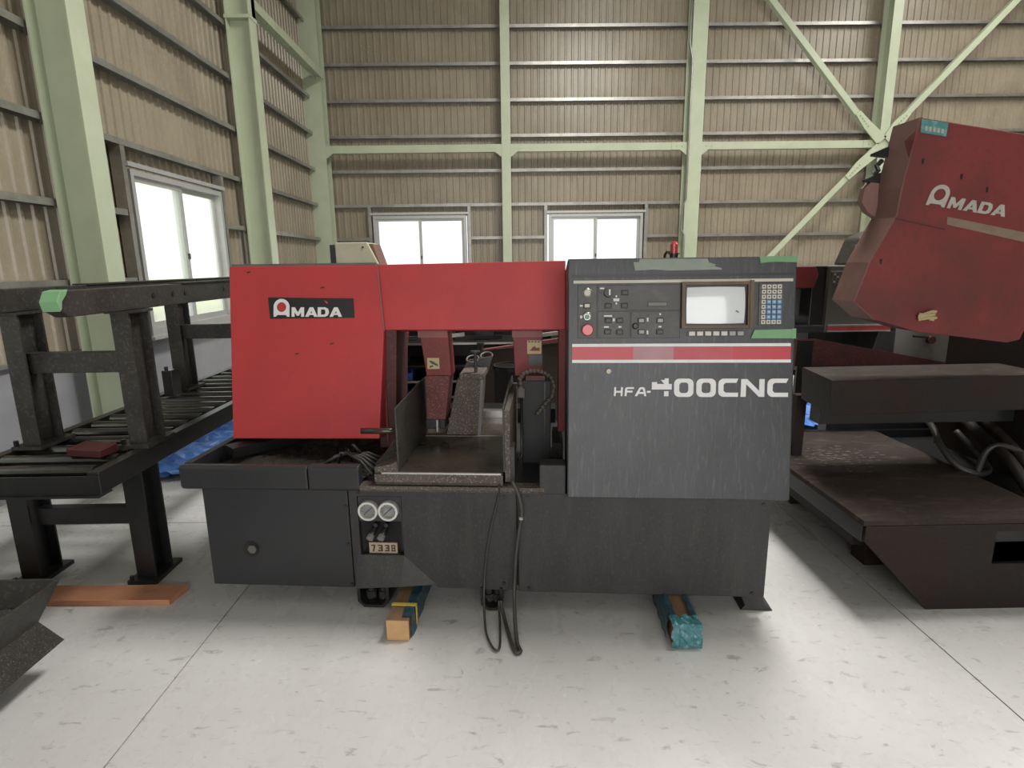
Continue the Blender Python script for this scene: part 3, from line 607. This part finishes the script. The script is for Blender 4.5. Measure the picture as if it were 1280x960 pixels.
stroke([[(.414, .452), (.433, .452), (.433, .474), (.414, .474)]])
for x in (.456, .550): stroke([rrect(x, x+.082, .449, .528, .022), rrect(x+.022, x+.060, .466, .511, .012)])
for x, wd in ((.642, .083), (.846, .086)):
    r = .022; p = [(x+wd, .528), (x+r, .528)]
    p += [(x+r+r*math.cos(math.radians(a)), .528-r+r*math.sin(math.radians(a))) for a in (112, 135, 158, 180)]
    p += [(x+r+r*math.cos(math.radians(a)), .450+r+r*math.sin(math.radians(a))) for a in (180, 202, 225, 248, 270)]
    p += [(x+wd, .450), (x+wd, .468), (x+.030, .468), (x+.022, .476), (x+.022, .502), (x+.030, .510), (x+wd-.008, .510)]
    stroke([p])
stroke([[(.735, .450), (.737, .526), (.762, .526), (.812, .476), (.812, .526), (.834, .526), (.834, .450), (.812, .450), (.758, .504), (.757, .450)]])
# beacon on the rear of the cabinet
bc = B().lathe([(.022, 0), (.022, .03), (.030, .03), (.030, .036)], (2.272, .70, 1.61), 'z', 16).obj('beacon_base', IRON, saw)
B().box(2.15, 2.40, .40, .80, 1.50, 1.61).obj('rear_housing', CHAR, saw)
B().lathe([(.020, 0), (.020, .045), (.012, .058), (.002, .060)], (2.272, .70, 1.646), 'z', 16).obj('beacon_lens', ESTOP, bc)
B().tube([(2.228, .72, 1.61), (2.226, .70, 1.64), (2.236, .69, 1.655), (2.248, .69, 1.65)], .007, 8).obj('beacon_cable', RUBBER, saw, smooth=True)

def mw(u, v, z):   # machine frame -> world
    c, s = math.cos(PSI), math.sin(PSI); return (-1.431+u*c-v*s, 2.517+u*s+v*c, z)
def smooth_path(p, n=6):
    P = [Vector(q) for q in p]; out = []
    for i in range(len(P)-1):
        a, b, c, d = P[max(i-1, 0)], P[i], P[i+1], P[min(i+2, len(P)-1)]
        for k in range(n):
            t = k/n; out.append(.5*((2*b)+(c-a)*t+(2*a-5*b+4*c-d)*t*t+(3*b-a-3*c+d)*t**3))
    return out+[P[-1]]
ca = [(1.459, -.042, .665), (1.484, -.045, .61), (1.5, -.05, .527), (1.487, -.055, .43), (1.474, -.06, .33), (1.464, -.075, .16), (1.470, -.15, .06), (1.485, -.25, .014), (1.502, -.30, .010), (1.480, -.305, .010), (1.452, -.22, .013), (1.42, -.10, .02), (1.402, -.045, .05), (1.398, -.03, .07)]
cab1 = tag(B().tube(smooth_path([mw(*p) for p in ca]), .0085, 8).obj('cable', RUBBERG, None, smooth=True), 'grey cable hanging over the right seam of the saw skirt to the floor', 'cable', 'cables hanging from the saw')
ca = [(1.400, -.043, .64), (1.395, -.014, .58), (1.36, -.014, .44), (1.335, -.016, .30), (1.322, -.025, .16), (1.325, -.08, .06), (1.345, -.19, .014), (1.385, -.285, .010), (1.408, -.295, .010), (1.412, -.25, .010), (1.402, -.14, .013), (1.392, -.06, .03), (1.388, -.03, .07)]
cab2 = tag(B().tube(smooth_path([mw(*p) for p in ca]), .0052, 8).obj('cable', RUBBERG, None, smooth=True), 'thin charcoal cable looping below the jack bracket onto the floor', 'cable', 'cables hanging from the saw')
B().tube([mw(1.497, -.0505, .50), mw(1.4955, -.051, .488)], .0105, 8).obj('cable_clip', STEEL, cab1)

# timber blocks under the saw
tb = empty('timber_block', mw(.965, -.24, 0), PSI)
B().box(-.05, .05, 0, .95, 0, .098).obj('timber', WOODO, tb, bevel=.003)
B().box(-.049, .049, -.003, .002, .002, .095).obj('cut_end', WOOD, tb)
fb = B(); n_ = 14
for i in range(n_+1):
    y = .02+i*.42/n_
    for x, z in ((.012, .1005), (.03, .101), (.0525, .099), (.055, .05), (.058, .004)):
        fb.v.append((x+random.uniform(-.004, .005), y, max(.0992, z+random.uniform(0, .005)) if z > .09 and x < .05 else z+random.uniform(-.002, .004)))
for i in range(n_):
    for k in range(4): fb.f.append((i*5+k, i*5+k+1, (i+1)*5+k+1, (i+1)*5+k))
fb.obj('plastic_film', FILM, tb)
B().box(-.052, .061, .10, .118, .1015, .1065).box(.0575, .061, .10, .118, .004, .105).obj('packing_band', YEL, tb)
tag(tb, 'square timber block with fresh cut end and yellow band under the saw', 'timber', 'timber blocks under the saw')
tb2 = empty('timber_block', mw(2.20, -.20, 0), PSI)
B().box(-.055, .055, 0, .95, 0, .098).obj('timber', WOODO, tb2, bevel=.003)
def filmstrip(prof, y0, y1, n, m, amp, name):
    f = B(); k = len(prof)
    for i in range(n+1):
        for x, z in prof: f.v.append((x+random.uniform(-amp, amp), y0+(y1-y0)*i/n+random.uniform(-amp, amp), max(.003, z+random.uniform(-amp, amp))))
    for i in range(n):
        for j in range(k-1): f.f.append((i*k+j, i*k+j+1, (i+1)*k+j+1, (i+1)*k+j))
    return f.obj(name, m, tb2)
filmstrip([(-.034, .106), (-.055, .107), (-.068, .085), (-.074, .05), (-.076, .006)], .02, .45, 12, FILM, .005, 'plastic_film')
filmstrip([(.030, .106), (.054, .107), (.068, .085), (.072, .05), (.075, .006)], .02, .45, 12, FILM, .005, 'plastic_film')
ff = B(); nx, ny = 10, 9
for j in range(ny+1):
    for i in range(nx+1):
        a = i/nx*2-1; t_ = j/ny
        if t_ < .35: y, z = .035-.065*t_/.35, .108
        else: y, z = -.03-.012*math.sin((t_-.35)*4), .108*(1-(t_-.35)/.65)
        ff.v.append((a*.062+random.uniform(-.006, .006), y+random.uniform(-.006, .004), max(.003, z+random.uniform(-.004, .006))))
for j in range(ny):
    for i in range(nx): ff.f.append((j*(nx+1)+i, j*(nx+1)+i+1, (j+1)*(nx+1)+i+1, (j+1)*(nx+1)+i))
ff.obj('plastic_film', FILMT, tb2)
B().box(.050, .060, -.03, .05, .02, .09).obj('bark_strip', BOARD, tb2)
tag(tb2, 'timber block with its end wrapped in crumpled teal plastic film', 'timber', 'timber blocks under the saw')

# ================================================================== ROLLER CONVEYOR (left)
cv = empty('roller_conveyor', (-2.2, 2.45, 0)); tag(cv, 'black steel roller conveyor with an upper pair of weathered guide beams', 'conveyor')
def chan(x, s): return [(x, .60), (x, .70), (x+s*.055, .70), (x+s*.055, .692), (x+s*.008, .692), (x+s*.008, .608), (x+s*.055, .608), (x+s*.055, .60)]
LEN = 3.6
B().prism([(-.355, .60), (-.355, .705), (-.30, .705), (-.30, .60)], 'xz', .0, LEN).obj('side_rail', IRON, cv, bevel=.003)
B().prism([(.30, .60), (.30, .705), (.355, .705), (.355, .60)], 'xz', .0, LEN).obj('side_rail', IRON, cv, bevel=.003)
B().box(-.36, .36, -.01, .0, .60, .69).box(-.36, .36, -.03, .06, .592, .602).obj('end_beam', IRON, cv, bevel=.002)
rl = None
for k in range(22):
    y = .09+.158*k
    if rl is None: rl = B().lathe([(.014, -.30), (.014, -.28), (.036, -.28), (.036, .28), (.014, .28), (.014, .30)], (0, 0, 0), 'x', 18).obj('roller', ROLL, cv, smooth=False, loc=(0, y, .672))
    else: dup(rl, cv, (0, y, .672))
for y in (.30, 3.38):
    for s in (-1, 1):
        lg = B().prism(shift(hpoly(.15, .10, .008, .010), s*.30, y+.06, True), 'xy', .02, .60).obj('leg', IRON, cv)
        B().box(s*.30-.075, s*.30+.075, y-.06, y+.18, .0, .022).obj('foot_plate', IRON, lg)
        for tt in (-.05, .17): B().lathe([(.011, .02), (.011, .045)], (s*.30-.055, y+tt, 0), 'z', 6).obj('foot_bolt', IRON, lg)
    B().box(-.25, .25, y+.03, y+.09, .30, .39).obj('leg_brace', IRON, cv, bevel=.003)
# upper posts and guide beams
PX = (-.245, .30)
for y in (.46, 1.84):
    for x in PX:
        ps = B().prism(shift(hpoly(.16, .09, .010, .012), x, y, True), 'xy', .722, 1.40).obj('upper_post', IRONW, cv)
        B().box(x-.075, x+.075, y-.12, y+.12, .705, .722).obj('post_plate', IRONW, ps)
        B().box(x-.06, x+.06, y-.10, y+.10, 1.388, 1.40).obj('post_cap', IRONW, ps)
        for tt in (-.10, .10): B().lathe([(.012, .72), (.012, .75)], (x-.062, y+tt, 0), 'z', 6).obj('post_bolt', IRON, ps)
    B().box(PX[0]+.006, PX[1]-.006, y-.03, y+.03, 1.085, 1.19).obj('cross_brace', IRONW, cv, bevel=.003)
for x in PX:
    gb = B().prism([(.02, 1.402), (-.03, 1.43), (-.04, 1.47), (-.015, 1.508), (.03, 1.515), (3.3, 1.515), (3.3, 1.40)], 'yz', x-.035, x+.035).obj('guide_beam', IRONW, cv, bevel=.004)
    B().box(x-.045, x+.045, .9, 3.3, 1.515, 1.523).obj('beam_cap', IRONW, gb)
    for k, y in enumerate((.62, .80, .93, 1.40)): B().lathe([(.014, -.003), (.014, .004)], (x+.035, y, 1.462), 'x', 12).obj('bolt_hole', BLACK, gb)
    if x > 0: B().prism([(-.034, 1.428), (-.045, 1.47), (-.018, 1.513), (.028, 1.520), (.012, 1.495), (-.015, 1.47), (-.022, 1.44)], 'yz', x-.038, x+.038).obj('green_tape', TAPEG, gb, bevel=.003)
B().tube([(-.29+.035*math.cos(a*math.pi/8), .40, 1.365+.045*math.sin(a*math.pi/8)) for a in range(16)], .005, 6, closed=True).obj('wire_loop', WHITE, cv, smooth=True)
rb = B().hexa([(.03, .26, .711), (.22, .22, .711), (.24, .32, .711), (.06, .36, .711), (.03, .26, .75), (.22, .22, .75), (.24, .32, .76), (.06, .36, .76)]).obj('red_block', mat('block_red', (.055, .008, .009), .5), None, bevel=.006, loc=(-2.18, 2.41, 0))
tag(rb, 'dark red metal block lying on the conveyor rollers', 'block')
tag(B().hexa([(-2.72, 2.52, 0), (-1.65, 2.50, 0), (-1.63, 2.635, 0), (-2.72, 2.66, 0), (-2.72, 2.52, .03), (-1.65, 2.50, .03), (-1.63, 2.635, .03), (-2.72, 2.66, .03)]).obj('plank', BOARD, None, bevel=.002), 'flat orange brown plank lying in front of the conveyor feet', 'plank')
# small box on the far conveyor end
tag(B().box(-2.42, -2.35, 3.95, 4.05, .716, .90).box(-2.41, -2.39, 3.97, 3.99, .90, .925).obj('motor_box', IRON, None, bevel=.004), 'small black motor box standing on the conveyor beside its far post', 'box')

# chip bin, lower left
bn = empty('chip_bin', (-2.25, 1.62, 0)); tag(bn, 'dark steel chip bin with sloping sides and an open top', 'bin')
def frus(z0, a, z1, c, th=0):
    # a, c = (x0,x1,y0,y1)
    return [(a[0], a[2], z0), (a[1], a[2], z0), (a[1], a[3], z0), (a[0], a[3], z0), (c[0], c[2], z1), (c[1], c[2], z1), (c[1], c[3], z1), (c[0], c[3], z1)]
rim = (-.465, .465, -.455, .455); wst = (-.39, .385, -.40, .41); ri = (-.455, .455, -.445, .445); wi = (-.38, .375, -.39, .40)
o1 = frus(.24, wst, .40, rim); i1 = frus(.27, wi, .40, ri)
hb = B(); hb.add(o1+i1, [(0, 1, 5, 4), (1, 2, 6, 5), (2, 3, 7, 6), (3, 0, 4, 7), (8, 12, 13, 9), (9, 13, 14, 10), (10, 14, 15, 11), (11, 15, 12, 8), (8, 9, 10, 11), (0, 3, 2, 1), (4, 5, 13, 12), (5, 6, 14, 13), (6, 7, 15, 14), (7, 4, 12, 15)])
hb.obj('hopper', IRONW, bn)
B().hexa(frus(.12, (-.44, .425, -.45, .465), .24, wst)).obj('base_skirt', CHIPD, bn)
for sx_, sy_ in ((-1, -1), (1, -1), (1, 1), (-1, 1)): B().box(sx_*.2-.03, sx_*.2+.03, sy_*.25-.03, sy_*.25+.03, 0, .121).obj('skid', IRON, bn)
ch = B(); n_ = 14
for j in range(n_+1):
    for i in range(n_+1): ch.v.append((-.40+.80*i/n_, -.40+.80*j/n_, .285+.03*math.sin(i*.9)*math.sin(j*.7)+random.uniform(0, .015)))
for j in range(n_):
    for i in range(n_): ch.f.append((j*(n_+1)+i, j*(n_+1)+i+1, (j+1)*(n_+1)+i+1, (j+1)*(n_+1)+i))
c_ = ch.obj('chip_load', CHIPD, bn); c_['kind'] = 'stuff'

# ================================================================== OLDER SAW (right)
s2 = empty('tilted_saw', (2.2, 2.6, 0)); tag(s2, 'old grimy saw with a tilted dark red head above a brown deck', 'machine')
OX, OY = -2.2, -2.6
def S(b, name, m, bevel=0, parent=None, smooth=False):
    b.v = [(x+OX, y+OY, z) for x, y, z in b.v]; return b.obj(name, m, parent or s2, bevel=bevel, smooth=smooth)
S(B().prism([(1.60, 2.35), (2.53, 2.35), (2.53, 3.72), (1.70, 3.72), (1.60, 3.3)], 'xy', .425, .45), 'deck_plate', RUST, .003)
fp = contours('front_plate', [[(1.612, .424), (1.612, .352), (1.94, .0), (3.3, .0), (3.3, .424)], [(2.212, .228), (2.50, .228), (2.50, .388), (2.212, .388)]], RUSTD, None, y=2.36, depth=.01)
fp.parent = s2; fp.location = (OX, OY, 0)
S(B().box(2.20, 2.52, 2.42, 2.44, .2, .4), 'fork_pocket', BLACK)
S(B().box(1.605, 1.64, 2.37, 3.6, .34, .424), 'edge_beam', BLACK, .003)
S(B().box(1.72, 1.78, 2.60, 3.65, .20, .34), 'lower_beam', RUSTD, .003)
for y in (2.75, 3.55): S(B().box(1.90, 2.02, y, y+.12, 0, .43), 'deck_leg', RUSTD)
S(B().box(2.02, 3.3, 2.42, 3.7, .05, .30), 'base_body', RUSTD)
S(B().box(2.56, 3.3, 2.60, 3.72, .30, .40), 'sump', BLACK)
# box beam
S(B().hexa([(1.655, 2.79, .82), (3.35, 2.90, .815), (3.35, 3.22, .815), (1.70, 3.17, .82), (1.645, 2.79, 1.0), (3.35, 2.90, 1.0), (3.35, 3.22, 1.0), (1.69, 3.17, 1.0)]), 'box_beam', RUSTD, .004)
S(B().hexa([(1.647, 2.792, 1.0), (3.35, 2.902, 1.0), (3.35, 3.218, 1.0), (1.692, 3.168, 1.0), (1.647, 2.792, 1.004), (3.35, 2.902, 1.004), (3.35, 3.218, 1.004), (1.692, 3.168, 1.004)]), 'beam_top', RUST)
S(B().box(2.85, 3.3, 2.95, 3.6, .30, 2.0), 'column', RUSTD, .005)
S(B().box(1.75, 3.3, 3.05, 3.15, .70, .82), 'under_rail', BLACK)
S(B().box(1.72, 1.78, 3.25, 3.31, .45, .82), 'stay', RUSTD)
S(B().box(2.21, 3.4, 3.76, 3.86, .28, .80), 'rear_dark_mass', BLACK)
S(B().box(1.70, 3.4, 3.725, 3.755, .40, .45), 'rear_rail', BLACK)
sc_ = B()
for k in range(160):
    a_ = random.gauss(1.93, .16); b_ = random.gauss(3.22, .10); l_ = random.uniform(.006, .045)
    if 1.64 < a_ < 2.45 and 2.4 < b_ < 3.6: sc_.add([(a_, b_, .4508), (a_+l_, b_+random.uniform(-.008, .008), .4508), (a_+l_, b_+.003, .4508), (a_+l_*.4, b_+.006, .4508)], [(0, 1, 2, 3)])
q_ = S(sc_, 'scrape_marks', mat('scraped_paint', (.15, .125, .10), .6)); q_['kind'] = 'stuff'
# tilted head
HP = [(1.902, 2.230), (2.388, 2.155), (2.68, 2.108), (2.60, 1.60), (2.552, 1.262), (2.535, 1.205), (2.475, 1.190), (2.01, 1.252), (1.80, 1.312), (1.690, 1.402), (1.745, 1.588), (1.845, 1.795), (1.857, 1.93), (1.885, 2.14)]
hd = S(B().prism(HP, 'xz', 2.75, 2.93), 'head_cover', HEADR, .005)
# side skin in worn brown along the sloping left edge
side = [HP[0], HP[12], HP[11], HP[10], HP[9], HP[8]]
sk = B()
for i in range(len(side)-1):
    (x0, z0_), (x1, z1_) = side[i], side[i+1]
    sk.hexa([(x0-.002, 2.752, z0_), (x0-.006, 2.93, z0_), (x1-.006, 2.93, z1_), (x1-.002, 2.752, z1_), (x0+.012, 2.752, z0_), (x0+.012, 2.93, z0_), (x1+.012, 2.93, z1_), (x1+.012, 2.752, z1_)])
S(sk, 'side_skin', HEADS, 0, hd)
S(B().prism([(1.80, 1.97), (1.84, 1.97), (1.85, 1.80), (1.80, 1.83), (1.765, 1.88), (1.775, 1.945)], 'xz', 2.90, 2.94), 'side_lug', HEADS, 0, hd)
S(B().prism([(1.76, 1.40), (1.83, 1.40), (1.86, 1.62), (1.83, 1.70), (1.79, 1.67)], 'xz', 2.91, 2.96), 'side_lug', HEADS, 0, hd)
for z, x in ((2.105, 1.87), (1.985, 1.845)): S(B().prism([(x, z-.02), (x, z+.03), (x-.07, z), (x-.07, z-.012)], 'xz', 2.90, 2.93), 'latch_pin', IRON, 0, hd)
S(B().tube([(1.858, 2.925, 2.075), (1.835, 2.925, 2.05), (1.845, 2.925, 2.03), (1.825, 2.925, 2.01)], .012, 6), 'spring', IRON, 0, hd)
S(B().bar((1.835, 2.93, 1.985), (1.82, 2.93, 1.89), .012, .012, up=(0, 1, 0)), 'latch_rod', IRON, 0, hd)
# seam, lettering, tape
S(B().bar((1.843, 2.748, 1.788), (2.085, 2.748, 1.735), .004, .006, up=(0, 1, 0)), 'cover_seam', RED_DARK, 0, hd)
hl = S(B().prism([(2.085, 1.793), (2.55, 1.700), (2.55, 1.655), (2.088, 1.757)], 'xz', 2.7475, 2.7495), 'worn_strip', TAUPE, 0, hd)
amada(hd, 1.975+OX, 1.848, .0985, .14, -.155, WHITEG, 2.748+OY)
S(B().prism([(1.904, 2.223), (2.030, 2.204), (2.027, 2.146), (1.907, 2.165)], 'xz', 2.7465, 2.7495), 'teal_label', TEAL, 0, hd)
for k in range(5): S(B().prism([(1.925+.019*k, 2.172-.003*k), (1.936+.019*k, 2.170-.003*k), (1.936+.019*k, 2.190-.003*k), (1.925+.019*k, 2.192-.003*k)], 'xz', 2.745, 2.7468), 'label_mark', WHITEG, 0, hd)
rp = B()
for k in range(9):
    a = (2.00+random.uniform(0, .03), 2.735, 1.33+random.uniform(-.02, .02)); b_ = (2.04+random.uniform(0, .05), 2.735, 1.33+random.uniform(-.025, .02))
    rp.tube([a, ((a[0]+b_[0])/2, 2.722, (a[2]+b_[2])/2+.008), b_], .007, 6)
S(rp, 'rope_knot', ROPE, 0, hd)
for x, z in ((1.79, 1.60), (2.12, 1.98), (1.93, 2.05), (2.25, 1.92)): S(B().prism([(x, z), (x+.012, z+.004), (x+.010, z-.022), (x+.004, z-.02)], 'xz', 2.748, 2.7495), 'paint_chip', BLACK, 0, hd)
# hoses in the sump
def hose(p, r, m, lab=None): return S(B().tube(smooth_path(p, 8), r, 10), 'hose', m, 0, None, True)
hose([(2.86, 3.5, .75), (2.80, 3.35, .66), (2.72, 3.08, .60), (2.67, 2.85, .55), (2.62, 2.65, .46), (2.60, 2.5, .36)], .030, RUSTD)
hose([(2.92, 3.5, .75), (2.86, 3.3, .68), (2.79, 3.05, .62), (2.74, 2.85, .56), (2.70, 2.65, .46), (2.68, 2.5, .36)], .026, RUST)
hose([(2.62, 3.4, .62), (2.52, 3.2, .62), (2.47, 3.05, .55), (2.50, 2.95, .47), (2.60, 2.92, .44), (2.70, 3.0, .46), (2.66, 3.2, .6)], .018, RUBBER)
hose([(2.58, 2.92, .45), (2.64, 2.95, .56), (2.70, 2.92, .60), (2.78, 2.82, .55), (2.82, 2.7, .42)], .016, RUBBER)

# ================================================================== BACKGROUND
# third saw behind the older one
s3 = empty('background_saw', (2.8, 4.2, 0)); tag(s3, 'dark grey saw with red striped console standing behind the tilted saw', 'machine')
def T(b, name, m, bevel=0, parent=None, smooth=False):
    b.v = [(x-2.8, y-4.2, z) for x, y, z in b.v]; return b.obj(name, m, parent or s3, bevel=bevel, smooth=smooth)
T(B().prism([(2.0, 1.41), (2.165, 1.41), (2.19, 1.50), (2.165, 1.56), (2.0, 1.56)], 'xz', 4.0, 4.5), 'red_head', RED_DULL, .005)
T(B().box(2.16, 2.29, 4.02, 4.6, .80, 1.56), 'side_wall', IRON, .004)
con = T(B().prism([(2.255, 1.10), (2.70, 1.10), (2.86, 1.56), (2.255, 1.56)], 'xz', 3.98, 4.4), 'console', GREYM, .004)
T(B().box(2.262, 2.80, 3.972, 3.985, 1.518, 1.526), 'white_stripe', WHITEG, 0, con)
T(B().box(2.275, 2.365, 3.972, 3.985, 1.44, 1.512), 'key_plate', GREYL, 0, con)
for r in range(4):
    for c in range(4): T(B().box(2.281+.021*c, 2.291+.021*c, 3.968, 3.975, 1.448+.017*r, 1.457+.017*r), 'key', KEYD if (r+c) % 3 else KEYW, 0, con)
T(B().box(2.27, 2.72, 3.970, 3.985, 1.112, 1.145), 'red_stripe', STRIPEM, 0, con); T(B().box(2.27, 2.72, 3.968, 3.985, 1.145, 1.155), 'white_stripe', WHITEG, 0, con); T(B().box(2.27, 2.72, 3.968, 3.985, 1.105, 1.112), 'white_stripe', WHITEG, 0, con)
T(B().box(2.0, 2.25, 3.97, 4.3, 1.10, 1.15), 'ledge', CHAR, .004)
T(B().box(2.02, 2.13, 4.1, 4.3, 1.20, 1.41), 'guide', GREYM, .01)
T(B().prism([(2.05, 1.056), (2.19, 1.056), (3.20, .864), (2.05, .864)], 'xz', 3.95, 3.97), 'slanted_plate', RED_DARK)
T(B().box(2.06, 2.16, 3.93, 3.95, .60, 1.05), 'corner_post', IRON)
bx_ = T(B().prism([(2.785, .86), (3.255, .86), (3.262, 1.14), (2.78, 1.14)], 'xz', 4.0, 4.3), 'gear_box', GREYL, .006)
T(B().lathe([(.028, -.03), (.028, .0)], (3.03, 4.0, 1.035), 'y', 16), 'pulley', RED_DARK, 0, bx_)
T(B().bar((2.90, 3.985, 1.062), (3.03, 3.985, 1.050), .012, .014, up=(0, 1, 0)), 'lever', IRON, 0, bx_)
T(B().prism([(2.62, .93), (2.78, .90), (2.78, 1.10), (2.66, 1.10)], 'xz', 4.0, 4.2), 'elbow_cover', CHARW, .006)
T(B().box(2.2, 3.6, 4.45, 4.8, .70, 1.40), 'rear_frame', BLACK)
T(B().box(3.26, 3.40, 4.0, 4.3, .80, 1.2), 'side_box', IRON, .004)
T(B().box(3.42, 3.60, 4.0, 4.2, .82, 1.02), 'valve_block', CHIPS, .01)
T(B().tube(smooth_path([(3.40, 3.96, .87), (3.5, 3.94, .875), (3.58, 3.95, .90), (3.6, 3.97, .94)]), .010, 8), 'loose_rope', ROPE, 0, None, True)
for x in (2.4, 3.5):
    for y in (4.5, 4.75): T(B().box(x-.04, x+.04, y-.04, y+.04, 0, .71), 'leg', BLACK)
# grey bag-like cover and hook block above it
hk = empty('hoist_block', (2.72, 4.45, 1.56)); tag(hk, 'dark hoist block with a rusty ring resting on the background saw', 'hoist')
B().prism([(-.13, 0), (.20, 0), (.20, .30), (.02, .24), (-.06, .20)], 'xz', -.1, .1).obj('block_body', IRONW, hk, bevel=.02)
B().tube([(.08+.065*math.cos(a*math.pi/8), -.11, .20+.085*math.sin(a*math.pi/8)) for a in range(16)], .017, 8, closed=True).obj('ring', mat('rusty_ring', (.16, .07, .055), .6), hk, smooth=True)
# beige machine behind the saw cover
bm_ = empty('beige_cabinet', (-1.37, 5.50, 0)); tag(bm_, 'beige machine cabinet showing just above the red saw cover', 'cabinet')
B().prism([(-.165, 0), (.20, 0), (.215, 1.62), (.12, 1.815), (-.175, 1.815)], 'xz', -.15, .25).obj('body', BEIGE, bm_, bevel=.008)
B().box(-.225, -.166, -.14, .25, 0, 1.795).obj('side_panel', CHAR, bm_)
B().hexa([(.205, -.13, 1.60), (.245, -.13, 1.55), (.245, .2, 1.55), (.205, .2, 1.60), (.125, -.13, 1.80), (.165, -.13, 1.80), (.165, .2, 1.80), (.125, .2, 1.80)]).obj('end_panel', HEADS, bm_)
B().lathe([(.01, -.156), (.01, -.15)], (.08, 0, 1.77), 'y', 8).obj('screw', IRON, bm_)

# storage rack behind the cutting bay
rk = empty('storage_rack', (-.35, 4.85, 0)); tag(rk, 'dark steel storage rack seen through the cutting bay of the saw', 'rack')
for x in (-1.0, 1.0):
    for y in (-.2, .25): B().box(x-.025, x+.025, y-.025, y+.025, 0, 1.45).obj('upright', IRON, rk)
for z in (.20, .53, .66, .79, .975): B().box(-1.0, 1.0, -.22, .27, z-.015, z).obj('shelf', IRON, rk)
for z, m in ((.20, IRON), (.53, STEEL), (.66, GREYL), (.79, IRON), (.975, STEEL)): B().box(-1.0, 1.0, -.240, -.226, z-.012, z+.003).obj('shelf_edge', m, rk)
B().box(-1.02, 1.02, .275, .29, .05, 1.42).obj('back_panel', BLACK, rk)
def it(name, b, m, loc, lab, cat, grp=None, bevel=.004):
    o = b.obj(name, m, None, bevel=bevel, loc=loc); return tag(o, lab, cat, grp)
def openbin(w_, d_, h_): return B().box(-w_, w_, -d_, d_, 0, .008).box(-w_, -w_+.008, -d_, d_, 0, h_).box(w_-.008, w_, -d_, d_, 0, h_).box(-w_, w_, d_-.008, d_, 0, h_).box(-w_, w_, -d_, -d_+.008, 0, h_*.7)
it('parts_bin', openbin(.085, .10, .095), BLUE, (-.86, 4.74, .661), 'blue plastic parts bin on the upper of the two bin shelves', 'bin', 'blue parts bins on the rack')
it('parts_bin', openbin(.075, .10, .085), BLUE, (-.90, 4.74, .531), 'blue plastic parts bin on the lower of the two bin shelves', 'bin', 'blue parts bins on the rack')
it('control_box', B().box(-.06, .06, -.07, .07, 0, .12).box(-.045, .045, -.075, -.07, .02, .10), GREYM, (-.88, 4.74, .791), 'square grey control box on the rack shelf above the blue bins', 'box')
it('white_carton', B().box(-.045, .045, -.06, .06, 0, .07).box(-.046, .046, -.02, .02, .069, .072), WHITE, (.35, 4.74, .791), 'small white carton on the rack behind the right guide arm', 'box')
it('grey_carton', B().box(-.06, .06, -.06, .06, 0, .10).box(-.061, .061, -.02, .02, .099, .102), GREYL, (-.70, 4.74, .531), 'grey carton on the rack shelf beside the lower blue bin', 'box')
for k, (x, l_) in enumerate(((-.90, .28), (-.52, .34), (-.18, .30), (.32, .28))):
    o = empty('steel_offcut', (x, 4.8, .976)); B().bar((-l_/2, 0, .02), (l_/2, .04, .02+.025*(k % 2)), .035, .03).obj('bar', (IRONW, STEEL, IRON, WHITEG)[k], o); B().box(-l_/4, l_/4, .05, .12, 0, .06+.02*k).obj('block', IRON, o)
    tag(o, ('rusty steel offcut bar with block at the rack end behind the left guide post', 'bright steel offcut bar with block on the top rack shelf', 'black steel offcut bar with block on the top rack shelf', 'white flat bar with block on the top rack shelf')[k], 'offcut', 'steel offcuts on the rack')
dr = empty('waste_drum', (.045, 4.28, 0)); tag(dr, 'black waste drum standing behind the cutting bay', 'drum')
B().lathe([(.13, 0), (.135, .02), (.135, .40), (.142, .41), (.135, .42), (.135, .82), (.142, .83), (.142, .85), (.13, .85), (.128, .78), (.001, .78)], (0, 0, 0), 'z', 28).obj('shell', mat('matt_black', (.012, .012, .012), .8), dr)
B().lathe([(.145, .815), (.145, .838)], (0, 0, 0), 'z', 28).obj('rim_band', BLACK, dr)
pn = empty('brown_panel', (.15, 4.52, 0)); tag(pn, 'brown board with an orange top edge leaning on the rack', 'board')
B().prism([(-.34, .0), (.30, .0), (.30, 1.0), (-.34, .93)], 'xz', 0, .02).obj('board', mat('brown_board', (.065, .045, .036), .7), pn)
B().prism([(-.34, .925), (.30, .985), (.30, 1.02), (-.34, .935)], 'xz', -.02, .03).obj('edge_strip', PINK, pn)
tag(B().lathe([(.03, 0), (.03, .012), (.022, .012), (.022, 1.0), (.028, 1.0), (.028, 1.02)], (-.19, 4.30, 0), 'z', 12).obj('steel_post', IRONW), 'slim steel post standing beside the black drum', 'post')

# blue tarps on the floor
def tarp(name, x0, x1, y0, y1, nx, ny, amp, lab):
    b = B()
    for j in range(ny+1):
        for i in range(nx+1):
            x = x0+(x1-x0)*i/nx; y = y0+(y1-y0)*j/ny
            z = .012+amp*(abs(math.sin(x*9+2.3*math.sin(y*5)))**3+abs(math.sin(y*11+1.7*math.sin(x*6)))**3)*.5+random.uniform(0, amp*.35)
            b.v.append((x+random.uniform(-.03, .03), y+random.uniform(-.03, .03), z))
    for j in range(ny):
        for i in range(nx): b.f.append((j*(nx+1)+i, j*(nx+1)+i+1, (j+1)*(nx+1)+i+1, (j+1)*(nx+1)+i))
    return tag(b.obj(name, TARP), lab, 'tarp', 'blue tarpaulins on the floor')
tarp('tarpaulin', -3.2, -1.7, 4.15, 5.68, 30, 30, .07, 'crumpled bright blue tarpaulin on the floor behind the roller conveyor')
tarp('tarpaulin', 2.6, 4.2, 5.2, 6.6, 30, 26, .10, 'crumpled blue tarpaulin on the floor behind the tilted saw')
